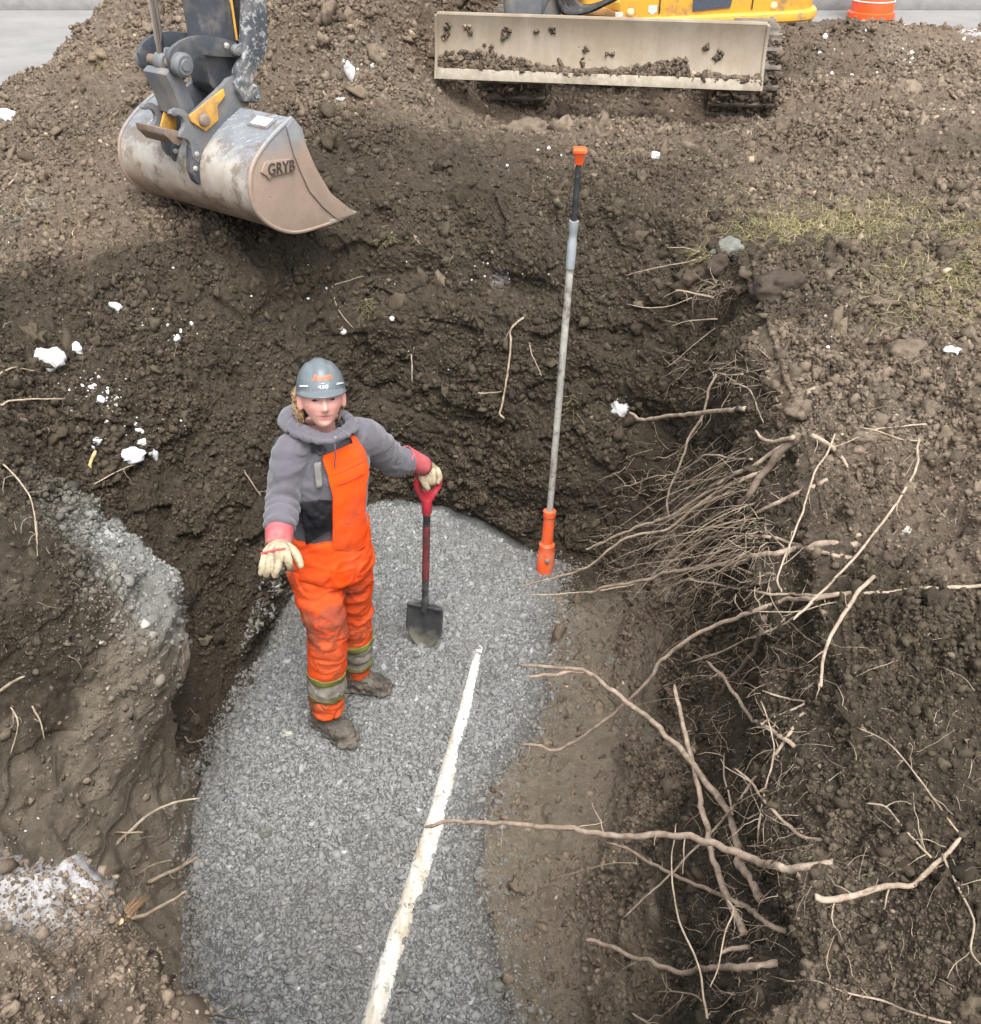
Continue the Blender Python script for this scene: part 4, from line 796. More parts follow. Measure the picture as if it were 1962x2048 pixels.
def head_mesh():
    NA, NB = 72, 64; V = []; G = lambda u, v, u0, v0, su, sv_: math.exp(-.5 * (((u - u0) / su) ** 2 + ((v - v0) / sv_) ** 2))
    for j in range(NB + 1):
        ph = math.pi * (j / NB) - math.pi / 2; z = .118 * math.sin(ph); cz = math.cos(ph)
        zz = z / .118; jaw = 1 - .30 * smooth(.05, -1., zz) ** 1.15 if zz < .05 else 1.
        for i in range(NA):
            a = 2 * math.pi * i / NA; x = .079 * math.sin(a) * cz ** .88 * jaw; y = .097 * math.cos(a) * cz ** .85
            if y < 0: y *= 1 - .25 * smooth(-.1, -.9, zz)
            else: y = y * (1 - .06 * smooth(0, -.8, zz)) + .008 * smooth(-.55, -.9, zz) * math.cos(a) * 1.0
            if y > 0:
                y += .024 * G(x, z, 0, -.032, .0085, .011) + .013 * G(x, z, 0, -.006, .0075, .022)              # nose
                y += .006 * G(x, z, 0, .026, .05, .010)                                                           # brow
                y -= .011 * (G(x, z, .031, .004, .014, .011) + G(x, z, -.031, .004, .014, .011))                  # eye sockets
                y += .004 * (G(x, z, .031, .003, .009, .005) + G(x, z, -.031, .003, .009, .005))                  # lids
                y += .006 * (G(x, z, .043, -.022, .018, .018) + G(x, z, -.043, -.022, .018, .018))                # cheeks
                y += .006 * G(x, z, 0, -.055, .018, .005) + .006 * G(x, z, 0, -.067, .015, .006) - .004 * G(x, z, 0, -.0605, .021, .0022)
                y += .008 * G(x, z, 0, -.096, .020, .014) - .003 * G(x, z, 0, -.080, .02, .006)                   # chin
                y += .003 * (G(x, z, .012, -.036, .005, .006) + G(x, z, -.012, -.036, .005, .006))
            V.append((x * .93, y * .95, z * .93))
    F = []
    for j in range(NB):
        for i in range(NA): F.append((j * NA + i, j * NA + (i + 1) % NA, (j + 1) * NA + (i + 1) % NA, (j + 1) * NA + i))
    return np.array(V), F
hv, hF = head_mesh()
b = MB(); b.add([HL(*p) for p in hv], hF)
for s in (-1, 1):                        # ears
    V, F = ico(3); V = V * np.array([.010, .021, .034]); V[:, 0] += .006 * np.cos(V[:, 1] / .021 * 2.2) * np.sign(s); b.add([HL(s * .0735 + p[0] + s * (.10 * (-p[1])), -.006 + p[1], -.010 + p[2]) for p in V], [tuple(f) for f in F])
ells(b, [(HL(0, -.012, -.07), hr * .058, hf * .062, 2), (neck + np.array([0, 0, .03]) + fv * .0, hr * .062, hf * .062, 2), (neck - np.array([0, 0, .05]), hr * .064, hf * .062, 2)], 24)
ells(b, [(k[1], sv * (k[2] - .03), fv * (k[3] - .03), 2.2) for k in TZ[:-2]], 24)
kneeR, ankR, kneeL, ankL = J(653, 1255, 3.09), J(652, 1408, 3.13), J(708, 1215, 3.33), J(712, 1338, 3.39)
hipR = hipc - sv * .078 + np.array([0, 0, -.02]); hipL = hipc + sv * .078 + np.array([0, 0, -.02])
for pts_, rr in (([hipR, kneeR, ankR], (.075, .052, .036)), ([hipL, kneeL, ankL], (.075, .052, .036)), ([shR, elR, wrR], (.045, .038, .026)), ([shL, elL, wrL], (.045, .038, .026))): b.tube(pts_, rr, 12)
b.tube([shR, neck - np.array([0, 0, .10]), shL], [.045, .05, .045], 12)
bm_ = bake(b, .0042, 2, .45, 'body'); V = verts(bm_)
L = np.stack([(V - HDc) @ hr / .93, (V - HDc) @ hf / .95, (V - HDc) @ hu / .93], 1); x, y, z = L.T
g = lambda u, v, su, s2, w=1.: w * np.exp(-.5 * (((x - u) / su) ** 2 + ((z - v) / s2) ** 2)) * (y > .03)
cheek = g(.043, -.026, .016, .016) + g(-.043, -.026, .016, .016) + .8 * g(0, -.032, .012, .012) + .5 * ((np.abs(x) > .068) & (np.abs(z + .01) < .035))
lips = np.clip(g(0, -.061, .020, .0062, 1.3) - .2, 0, 1); brow = np.clip(g(.031, .021, .016, .0042, 1.2) + g(-.031, .021, .016, .0042, 1.2) - .15, 0, 1)
eye = np.clip(g(.031, .0035, .0105, .0032, 1.6) + g(-.031, .0035, .0105, .0032, 1.6) - .35, 0, 1); mline = np.clip(g(0, -.0605, .022, .0014, 1.3) - .2, 0, 1)
nost = np.clip(g(.0085, -.0435, .0035, .0022, 1.2) + g(-.0085, -.0435, .0035, .0022, 1.2) - .2, 0, 1)
base = np.tile(np.array(SKIN_COL), (len(V), 1))
def mixc(w, c):
    global base
    w = np.clip(w, 0, 1)[:, None]; base = base * (1 - w) + np.array(c) * w
mixc(cheek * .55, (.62, .23, .19)); mixc(g(0, -.085, .03, .022, .25) + g(0, -.050, .022, .007, .2), (.42, .24, .19)); mixc(lips * .9, (.46, .15, .15)); mixc(brow * .95, (.20, .11, .065)); mixc(g(.031, .004, .016, .008, .35) + g(-.031, .004, .016, .008, .35), (.36, .17, .14)); mixc(mline * 1., (.14, .04, .035)); mixc(eye * .9, (.06, .04, .035)); mixc(nost * .7, (.25, .09, .07))
col_attr(bm_, 'skin', (base[:, 0], base[:, 1], base[:, 2]))
t = NT('skin'); c = t.mix(t.math('MULTIPLY', t.noise(60, 4, .6), .25), t.attr('skin').outputs['Color'], (.56, .27, .23)); t.b.inputs['Subsurface Weight'].default_value = .12; t.b.inputs['Subsurface Radius'].default_value = (.01, .004, .002); t.set(c, .5, 0, .35)
body = link('body', bm_, t.m, person)
m = MB()
for s in (-1, 1):
    V_, F_i = ico(3); m2 = MB(); m2.add([HL(s * .029 + p[0] * .0115, .0715 + p[1] * .0120, .0030 + p[2] * .0052) for p in V_], [tuple(f) for f in F_i]); t = None
    ob_ = m2.build('eye', simple('eye_dark', (.045, .035, .03), .25, var=.1), body)
# ---- hair
HAIR = simple('fair_hair', (.25, .165, .085), .6, var=.45, scale=60); rr_ = np.random.default_rng(5); m = MB()
for k in range(620):
    s = -1 if k < 470 else 1; a0 = rr_.uniform(-.068, -.005) if s < 0 else rr_.uniform(-.06, -.02); z0 = rr_.uniform(.0, .045); ln = rr_.uniform(.05, .105) if s < 0 else rr_.uniform(.03, .075); o_ = rr_.uniform(.0, .026) if s < 0 else rr_.uniform(0, .012)
    p = [HL(s * (.069 + .3 * o_), a0, z0)]
    for i in range(1, 6): p.append(HL(s * (.072 + o_ * math.sin(i / 5 * 2.6) + .006 * math.sin(i * 2.2 + k)), a0 - .016 * i / 5 + .008 * math.sin(i * 1.9 + k * 1.7), z0 - ln * i / 5))
    m.tube(p, [.0022, .0026, .0026, .0023, .0018, .0007], 5)
for k in range(150):
    a = rr_.uniform(2.1, 4.2); p = [HL(.074 * math.sin(a), .088 * math.cos(a), .02)]
    for i in range(1, 5): p.append(HL(.078 * math.sin(a), .094 * math.cos(a) - .004 * i, .02 - .028 * i + .004 * math.sin(k + i)))
    m.tube(p, [.006, .006, .006, .005, .002], 5)
m.build('hair', HAIR, person)
# ---- hoodie
b = MB(); ells(b, [(k[1], sv * (k[2]), fv * (k[3]), 2.3) for k in TZ[:-2]], 36)
def limb(mb, joints, radii, n=22, res=7):
    P_ = catmull(joints, res); r_ = np.interp(np.linspace(0, len(joints) - 1, len(P_)), range(len(joints)), radii); mb.tube(P_, list(r_), n)
cuffR = lerp(elR, wrR, .93); cuffL = lerp(elL, wrL, .80)
cuffR = J(560, 1058, 2.89); cuffL = J(823, 918, 3.515)
limb(b, [lerp(neck, shR, .45) - np.array([0, 0, .06]), shR + np.array([.006, 0, -.012]), lerp(shR, elR, .5) + np.array([-.004, 0, 0]), elR, lerp(elR, cuffR, .55), cuffR], [.070, .071, .065, .061, .060, .055])
limb(b, [lerp(neck, shL, .45) - np.array([0, 0, .06]), shL + np.array([-.02, 0, -.012]), lerp(shL, elL, .5) + np.array([0, 0, .008]), elL, lerp(elL, wrL, .35), cuffL], [.074, .074, .066, .062, .055, .048])
hm_ = bake(b, .0058, 4, .5, 'hoodie'); V = verts(hm_); N_ = vnorm(hm_)
# folds: across the sleeves near elbow and cuff, soft diagonal ones on the body
def folds(V, p0, p1, n, amp, seed, r=.14):
    d = p1 - p0; Ln = np.linalg.norm(d); d = d / Ln; s = ((V - p0) @ d) / Ln; rad = np.linalg.norm(V - p0 - np.outer((V - p0) @ d, d), axis=1)
    w = smooth(-.15, .1, s) * (1 - smooth(.95, 1.15, s)) * (1 - smooth(r * .8, r, rad)); ph = s * n * 2 * math.pi + 2.6 * fbm(V, 9, 2, seed); return amp * w * (np.sin(ph) * .6 + .5 * np.abs(np.sin(ph * .5 + 1))) * (.5 + .7 * vnoise(V * 8, seed + 3))
def crease(V, seed, amp, fr_=np.array([9, 9, 17.])):
    Q = V + .035 * np.stack([fbm(V, 7, 2, seed + 1), fbm(V, 7, 2, seed + 2), fbm(V, 7, 2, seed + 3)], 1); Q = Q @ np.array([[1, 0, .45], [0, 1, -.3], [-.45, .3, 1]]); n1 = np.abs(vnoise(Q * fr_, seed)); return -amp * np.exp(-n1 / .10) * smooth(-.2, .3, fbm(V, 5, 2, seed + 5)) + .5 * amp * np.exp(-((n1 - .22) / .12) ** 2)
dsp = folds(V, shR, elR, 3.2, .006, 700) + folds(V, elR, cuffR, 3.5, .007, 705) + folds(V, shL, elL, 3, .006, 710) + folds(V, elL, cuffL, 4.5, .007, 715)
dsp += crease(V, 721, .006)
dsp += .004 * (1 - 2 * np.abs(vnoise((V + .03 * fbm(V, 6, 2, 720)[:, None]) * np.array([7, 7, 15]), 721))) + .004 * fbm(V, 24, 3, 722)
setv(hm_, V + N_ * dsp[:, None])
def cloth(name, col, dirt=None, amt=.4, sheen=.25, weave=900, var=.12, dscale=7, rough=.9):
    t = NT(name); c = t.mix(t.noise(14, 5, .6), tuple(k * (1 - var) for k in col), tuple(k * (1 + var) for k in col))
    if dirt: c = t.mix(t.math('MULTIPLY', t.ramp(t.noise(dscale, 7, .68, t.coord('Object', (1.3, 1.3, .8))), [(.66 - .25 * amt, 0), (.80 - .15 * amt, 1)]), .75), c, dirt)
    t.bump(t.math('ADD', t.noise(weave, 2, .5), t.math('MULTIPLY', t.noise(60, 4, .6), 1.2)), .25, .004); t.b.inputs['Sheen Weight'].default_value = sheen; return t.set(c, rough, 0, .2)
HOOD = cloth('grey_fleece', (.098, .092, .108), (.075, .065, .06), .3); hood = link('hoodie', hm_, HOOD, person)
HC6 = [J(656, 872, 3.055), J(683, 860, 3.11), J(700, 846, 3.20), J(686, 832, 3.29), J(640, 826, 3.33), J(596, 826, 3.28), J(578, 838, 3.18), J(600, 858, 3.10), J(630, 869, 3.065), J(656, 872, 3.055)]
HR6 = [.010, .013, .017, .020, .024, .033, .031, .020, .013, .010]; ring = catmull(HC6, 6); rad = np.interp(np.linspace(0, 9, len(ring)), range(10), HR6)
m = MB(); m.tube(ring, list(rad), 20); ring_b = [q - np.array([0, 0, .020]) + (q - neck) * .14 for q in ring]; m.tube(ring_b, list(rad * .85), 20)
hme = bake(m, .0046, 3, .5, 'hood'); V = verts(hme); N_ = vnorm(hme); setv(hme, V + N_ * (crease(V, 790, .010, np.array([11, 11, 22.])) + .004 * fbm(V, 14, 3, 795))[:, None]); link('hood', hme, HOOD, hood)
def tpx(x, y, out=.02):
    """the place on the torso front seen at picture point x, y: (angle, height)"""
    best = None
    for a in np.linspace(-88, 88, 89):
        for f in np.linspace(-.15, 1.02, 80):
            q = torso(f, R_(a), out) - CAM; D_ = q @ FW; e = (981 + FOC * (q @ RT) / D_ - x) ** 2 + (1024 - FOC * (q @ UP) / D_ - y) ** 2
            if best is None or e < best[0]: best = (e, a, f)
    return best[1], best[2]
m = MB(); p = HC6[0] - fv * .01
m.tube(catmull([p + fv * .024 + hr * .012, p + fv * .032 - np.array([0, 0, .05]) + hr * .014, torso(.80, R_(0), .012)], 5), .0026, 6); m.build('drawstring', simple('grey_cord', (.12, .11, .13), .8), hood)
m = MB(); m.lathe(p + fv * .028 + hr * .020, fv, [(.006, 0), (.006, .004), (.003, .005)], 10); m.build('eyelet', simple('bright_eyelet', (.6, .6, .6), .3, .7), hood)
# ---- overalls: legs, seat, waist in one skin; the bib is a shell on the chest
b = MB()
ells(b, [(hipc + np.array([0, 0, -.10]), sv * .150, fv * .120, 2.4), (hipc + np.array([0, 0, -.02]), sv * .170, fv * .138, 2.4), (TZ[1][1] + np.array([0, 0, .02]), sv * .170, fv * .140, 2.3), (TZ[2][1] + np.array([0, 0, .02]), sv * .166, fv * .137, 2.3)], 32)
cfR, cfL = J(655, 1416, 3.125), J(713, 1342, 3.395)
limb(b, [hipR + np.array([0, 0, -.02]), lerp(hipR, kneeR, .5), kneeR, lerp(kneeR, cfR, .5), cfR], [.106, .094, .082, .076, .073]); limb(b, [hipL + np.array([0, 0, -.02]), lerp(hipL, kneeL, .5), kneeL, lerp(kneeL, cfL, .5), cfL], [.106, .092, .078, .070, .062])
om = bake(b, .0068, 5, .5, 'overalls'); V = verts(om); N_ = vnorm(om)
dsp = folds(V, hipR, kneeR, 4, .004, 730, .16) + folds(V, kneeR, cfR, 5, .006, 733, .13) + folds(V, hipL, kneeL, 4, .004, 736, .16) + folds(V, kneeL, cfL, 5, .007, 739, .13) + crease(V, 747, .008)
dsp += .005 * (1 - 2 * np.abs(vnoise((V + .04 * fbm(V, 5, 2, 742)[:, None]) * np.array([6, 6, 11]), 743))) + .004 * fbm(V, 22, 3, 745); setv(om, V + N_ * dsp[:, None])
t = NT('orange_workwear'); c = t.mix(t.noise(10, 5, .6), (.84, .060, .003), (.92, .085, .006)); v = t.coord('Object', (1.2, 1.2, .8)); hzn = t.n('ShaderNodeSeparateXYZ'); t.l(t.coord(), hzn.inputs[0])
low_ = t.ramp(hzn.outputs[2], [(0, 0), (1, 0)]); sm_ = t.ramp(t.noise(6, 7, .7, v), [(.38, 0), (.58, 1)]); hh = t.math('ADD', .25, t.math('MULTIPLY', t.math('ADD', hzn.outputs[2], .62), -.45))
c = t.mix(t.math('MULTIPLY', sm_, t.math('MINIMUM', t.math('MAXIMUM', hh, .05), .7)), c, (.38, .135, .065)); st = t.ramp(t.math('ADD', t.noise(4.5, 3, .5), t.math('MULTIPLY', t.noise(24, 6, .75, t.coord('Object', (1.2, 1.2, 2.2)), .5), .6)), [(.80, 0), (.93, 1)]); c = t.mix(t.math('MULTIPLY', st, t.math('MINIMUM', t.math('MAXIMUM', t.math('ADD', hh, .25), 0.), .93)), c, (.085, .062, .048))
t.bump(t.math('ADD', t.noise(700, 2, .5), t.math('MULTIPLY', t.noise(40, 4, .6), 1.5)), .3, .005); ORW = t.set(c, .85, 0, .12); over = link('overalls', om, ORW, person)
def shell(name, outline, out, mat, parent, res=34, thick=.004, wob=.004, seed=0, pocket=None):
    """cloth patch on the torso: outline given as (angle in degrees, height f) points, clockwise"""
    A_ = np.array(outline, float); a0, a1 = A_[:, 0].min(), A_[:, 0].max(); f0, f1 = A_[:, 1].min(), A_[:, 1].max()
    def inside(x, y):
        r = False; j = len(A_) - 1
        for i in range(len(A_)):
            if (A_[i, 1] > y) != (A_[j, 1] > y) and x < (A_[j, 0] - A_[i, 0]) * (y - A_[i, 1]) / (A_[j, 1] - A_[i, 1]) + A_[i, 0]: r = not r
            j = i
        return r
    V = []; F = []; rows_ = res; idx = {}
    for r in range(rows_ + 1):
        y = f0 + (f1 - f0) * (r + .001) / (rows_ + .002); xs = [a0 + (a1 - a0) * k / 400 for k in range(401)]; ins = [q for q in xs if inside(q, y)]
        if not ins: continue
        lo, hi = ins[0], ins[-1]
        for k in range(res + 1):
            a = lo + (hi - lo) * k / res; p = torso(y, R_(a), out + (pocket(a, y) if pocket else 0)); V.append(p); idx[(r, k)] = len(V) - 1
    for r in range(rows_):
        if (r, 0) in idx and (r + 1, 0) in idx:
            for k in range(res): F.append((idx[r, k], idx[r, k + 1], idx[r + 1, k + 1], idx[r + 1, k]))
    V = np.array(V); nrm = V - hipc; nrm[:, 2] = 0; nrm /= np.linalg.norm(nrm, axis=1)[:, None]; V = V + nrm * (wob * fbm(V, 14, 3, 800 + seed))[:, None]
    me = np_mesh(name, V, F); o = link(name, me, mat, parent); md = o.modifiers.new('thickness', 'SOLIDIFY'); md.thickness = thick; md.offset = 1; return o
pk = lambda a, y: .005 * (1 if (pkb[0] < a < pkb[1] and pkb[2] < y < pkb[3]) else 0) - .010 * (1 - smooth(.14, .24, y))
pa, pb2 = tpx(668, 948), tpx(728, 922); pc = tpx(676, 966); pkb = (pa[0], pb2[0], pc[1] - .01, pa[1])
BIBPX = [(665, 1100), (664, 1057), (665, 1020), (665, 996), (660, 965), (655, 948), (648, 935), (644, 913), (652, 907), (666, 919), (691, 908), (704, 893), (699, 873), (707, 871), (719, 886), (730, 902), (739, 940), (733, 968), (731, 1022), (733, 1060), (735, 1100)]
bib = shell('bib', [tpx(*q) for q in BIBPX], .020, ORW, over, res=44, pocket=pk, wob=.005)
for q0, q1 in (((667, 946), (727, 920)), ((675, 966), (725, 944))):
    m = MB(); a0, a1 = tpx(*q0), tpx(*q1); m.tube([torso(a0[1] + (a1[1] - a0[1]) * k / 12, R_(a0[0] + (a1[0] - a0[0]) * k / 12), .0275) for k in range(13)], .0022, 6); m.build('pocket_seam', simple('orange_seam', (.42, .045, .01), .8), bib)
BLK = cloth('black_cloth', (.010, .010, .013), (.03, .028, .026), .3, sheen=0, rough=.6)
fl = [tpx(*q, .034) for q in [(590, 1022), (600, 1006), (622, 1010), (640, 1000), (665, 998), (664, 1030), (666, 1057), (642, 1072), (612, 1091), (606, 1062), (603, 1038)]]
shell('black_flap', fl, .034, BLK, over, wob=.022, seed=3, res=40)
# shoulder straps with buckles
STR = simple('dark_strap', (.045, .045, .05), .6, var=.3, scale=40, dirt=(.15, .14, .13), dirt_amt=.3)
def strap(pts_f, w=.017):
    P_ = catmull([torso(f, R_(a), o) for f, a, o in pts_f], 6); V = []; F = []
    for i, p in enumerate(P_):
        tg = P_[min(i + 1, len(P_) - 1)] - P_[max(i - 1, 0)]; tg = tg / np.linalg.norm(tg); q = p - np.array([np.interp(.6, tf, [k[1][j] for k in TZ]) for j in range(3)]); sd_ = np.cross(tg, q); sd_ /= np.linalg.norm(sd_); V += [p - sd_ * w, p + sd_ * w]
    for i in range(len(P_) - 1): F.append((2 * i, 2 * i + 1, 2 * i + 3, 2 * i + 2))
    me = np_mesh('strap', np.array(V), F); o = link('strap', me, STR, over); md = o.modifiers.new('thickness', 'SOLIDIFY'); md.thickness = .004; return o
def spx(*q): a, f = tpx(*q); return (f, a, .022)
s1_ = strap([spx(648, 908), spx(636, 895), spx(622, 880), spx(606, 866), (.96, -70, .03), (.94, -120, .035)]); s2_ = strap([spx(702, 873), spx(695, 862), spx(688, 850), spx(682, 842), (.99, 60, .03), (.95, 120, .035)])
bk1, bk2 = tpx(632, 891), tpx(697, 862)
for st_, (a, f) in ((s1_, bk1), (s2_, bk2)):
    p = torso(f, R_(a), .026); nrm = torso(f, R_(a), .06) - p; nrm /= np.linalg.norm(nrm); rx = np.cross((0, 0, 1), nrm); rx /= np.linalg.norm(rx); ry = np.cross(nrm, rx); M3 = Matrix((rx, ry, nrm)).transposed(); m = MB(); m.box(p, (.036, .040, .009), M3); m.box(p + ry * .026, (.030, .009, .012), M3); m.build('buckle', simple('black_buckle', (.03, .03, .035), .35, var=.2), st_, bevel=.003)
tail = shell('strap_tail', [tpx(*q, .02) for q in [(627, 925), (643, 922), (646, 975), (633, 978)]], .020, simple('grey_tail', (.15, .145, .13), .8, var=.25, dirt=(.10, .09, .08)), over, res=6)
# reflective bands round the shins
REF = simple('grey_reflective', (.25, .235, .20), .55, var=.2, scale=30, dirt=(.13, .10, .075), dirt_amt=.6, dirt_scale=14); LIME = simple('lime_trim', (.16, .175, .035), .8, var=.35, dirt=(.2, .17, .1), dirt_amt=.4)
OV, ON = verts(om), vnorm(om); OP = [tuple(p.vertices) for p in om.polygons]; OC = np.array([OV[list(q)].mean(0) for q in OP])
def band(p0, p1, a, b_, r, mat, nm, par, out):
    d = p1 - p0; Ln = np.linalg.norm(d); d = d / Ln; t_ = ((OC - p0) @ d) / Ln; rad = np.linalg.norm(OC - p0 - np.outer((OC - p0) @ d, d), axis=1)
    sel = [OP[i] for i in np.nonzero((t_ > a) & (t_ < b_) & (rad < r))[0]]; ids = sorted({k for q in sel for k in q}); mp = {k: i for i, k in enumerate(ids)}
    me = bpy.data.meshes.new(nm); me.from_pydata((OV[ids] + ON[ids] * out).tolist(), [], [tuple(mp[k] for k in q) for q in sel]); o = link(nm, me, mat, par); md = o.modifiers.new('thickness', 'SOLIDIFY'); md.thickness = .003; md.offset = 1; return o
for p0, p1, a, b_, r in ((kneeR, cfR, .50, .76, .105), (kneeL, cfL, .44, .82, .095)):
    bd = band(p0, p1, a, b_, r, REF, 'reflective_band', over, .001); band(p0, p1, a - .02, a + .05, r, LIME, 'lime_trim', bd, .0025); band(p0, p1, b_ - .04, b_ + .02, r, LIME, 'lime_trim', bd, .0025)
# ---- boots
BOOT = simple('muddy_boot', (.060, .052, .043), .85, var=.45, scale=24, bump=.8, dirt=(.15, .13, .105), dirt_amt=.8, dirt_scale=9)
def boot(heel, toe, ank, nm='boot'):
    d = toe - heel; L_ = np.linalg.norm(d); d /= L_; sd_ = np.array([-d[1], d[0], 0]); zz = np.array([0, 0, 1.]); z0 = feet_z; b = MB(); R = []
    for u, hw, h in ((-.03, .022, .05), (.0, .044, .085), (.18, .050, .125), (.36, .048, .115), (.54, .051, .092), (.74, .056, .080), (.90, .046, .068), (1.0, .022, .048)):
        c = heel + d * L_ * u; c = np.array([c[0], c[1], z0 + h / 2 - .004]); R.append((c, sd_ * hw, zz * h / 2, 2.8))
    ells(b, R, 22); a2 = heel + d * L_ * .17; a2[2] = z0 + .06; b.tube([a2, lerp(a2, ank, .55), ank + np.array([0, 0, .05])], [.052, .058, .066], 16); q0 = heel + d * L_ * .02; q1 = heel + d * L_ * .95; q0[2] = q1[2] = z0 + .014
    ells(b, [(np.array([*(heel + d * L_ * u)[:2], z0 + .012]), sd_ * hw, zz * .014, 3) for u, hw in ((-.05, .03), (.02, .052), (.3, .054), (.55, .058), (.78, .062), (.95, .050), (1.03, .026))], 18)
    me = bake(b, .0055, 2, .5, nm); V = verts(me); N_ = vnorm(me); lowm = 1 - smooth(z0 + .03, z0 + .15, V[:, 2]); setv(me, V + N_ * ((.002 + .010 * lowm) * (fbm(V, 34, 3, 770) + .6 * vnoise(V * 70, 771)))[:, None]); return link(nm, me, BOOT, person)
boot(at_z(632, 1432, feet_z + .02), at_z(708, 1482, feet_z + .02), ankR); boot(at_z(693, 1362, feet_z + .03), at_z(778, 1372, feet_z + .03), ankL)
# ---- gloves
CREAM = simple('cream_leather', (.37, .31, .205), .75, var=.18, scale=16, bump=.3, dirt=(.20, .155, .105), dirt_amt=.5, dirt_scale=18); REDC = simple('red_cuff', (.40, .075, .085), .8, var=.15, scale=20, bump=.2, dirt=(.30, .16, .14), dirt_amt=.3)
def glove(palm, fingers, cuff, nm='glove'):
    b = MB()
    for pts_, rr in palm: b.tube(pts_, rr, 12)
    for pts_, rr in fingers: b.tube(catmull(pts_, 4), list(np.interp(np.linspace(0, 1, 4 * (len(pts_) - 1) + 1), np.linspace(0, 1, len(rr)), rr)), 12); V_, F_i = ico(2); b.add([np.array(pts_[-1]) + p * rr[-1] for p in V_], [tuple(f) for f in F_i])
    me = bake(b, .0034, 2, .45, nm); V = verts(me); N_ = vnorm(me); setv(me, V + N_ * (.0018 * fbm(V, 60, 3, 780))[:, None]); g_ = link(nm, me, CREAM, person)
    p0, p1, r0, r1, r2 = cuff; m = MB(); q = [p0 + (p1 - p0) * k / 8 for k in range(9)]; m.tube(q, list(np.interp(np.linspace(0, 1, 9), (0, .5, 1), (r0, r1, r2))), 26, caps=False); me = m.mesh('cuff'); V = verts(me); N_ = vnorm(me); setv(me, V + N_ * (.004 * fbm(V, 18, 2, 781))[:, None]); c = link('cuff', me, REDC, g_); md = c.modifiers.new('thickness', 'SOLIDIFY'); md.thickness = .004; return g_
# right hand: held out, palm down, fingers hanging towards the viewer
kR = [J(531, 1108, 2.765), J(544, 1104, 2.755), J(557, 1101, 2.75), J(571, 1101, 2.755)]; wr0 = J(556, 1084, 2.84)
fR = [([kR[0], J(526, 1127, 2.725), J(522, 1146, 2.715)], (.0150, .0140, .0115)), ([kR[1], J(539, 1131, 2.705), J(533, 1149, 2.70)], (.0160, .0150, .0125)), ([kR[2], J(556, 1132, 2.695), J(550, 1150, 2.69)], (.0160, .0150, .0125)), ([kR[3], J(577, 1122, 2.705), J(581, 1137, 2.715)], (.0160, .0150, .0125)), ([J(572, 1091, 2.81), J(588, 1104, 2.785), J(597, 1119, 2.77), J(601, 1131, 2.76)], (.018, .0175, .016, .0125))]
pR = [([wr0, lerp(wr0, kR[i], .55), kR[i]], (.026, .022, .0175)) for i in range(4)] + [([wr0, J(572, 1091, 2.81)], (.026, .019))]
gR = glove(pR, fR, (J(560, 1054, 2.90), J(556, 1094, 2.825), .050, .050, .047)); m = MB()
m.tube(catmull([kR[0] + np.array([-.012, -.010, .010]), kR[1] + np.array([0, -.013, .013]), kR[2] + np.array([0, -.013, .014]), kR[3] + np.array([.004, -.010, .016])], 5), .0045, 8); m.build('knuckle_strip', REDC, gR)
# left hand: closed over the shovel grip
gb = lerp(g1, g2, .5); gd = (g2 - g1) / np.linalg.norm(g2 - g1) * 1.12; cam_d = CAM - gb; cam_d /= np.linalg.norm(cam_d); upv = np.cross(gd, cam_d); upv = upv if upv[2] > 0 else -upv; upv /= np.linalg.norm(upv)
def GP(a, c_, u_): return gb + gd * a + cam_d * c_ + upv * u_
wl = J(842, 930, 3.56); kl = [GP(-.020 + .018 * i, -.004 - .006 * i, .042 - .003 * i) for i in range(4)]
fL = [([kl[i], GP(-.018 + .019 * i, .033, .030 - .004 * i), GP(-.014 + .018 * i, .034, -.002 - .006 * i), GP(-.012 + .017 * i, .018, -.026 + .003 * i)], (.0185, .018, .0170, .0145)) for i in range(4)]
fL[3] = ([kl[3], GP(.043, .012, .030), GP(.050, .020, .004), GP(.044, .010, -.020)], (.016, .0155, .0145, .012))
fL.append(([GP(-.035, .022, .030), GP(-.030, .040, .005), GP(-.018, .045, -.024), GP(-.008, .042, -.044)], (.018, .0175, .016, .0125)))
pL = [([wl, lerp(wl, kl[i], .5) + upv * .006, kl[i]], (.027, .025, .019)) for i in range(4)] + [([wl, GP(-.035, .022, .030)], (.027, .02))]
gL = glove(pL, fL, (J(808, 914, 3.50), J(850, 934, 3.57), .050, .046, .042))
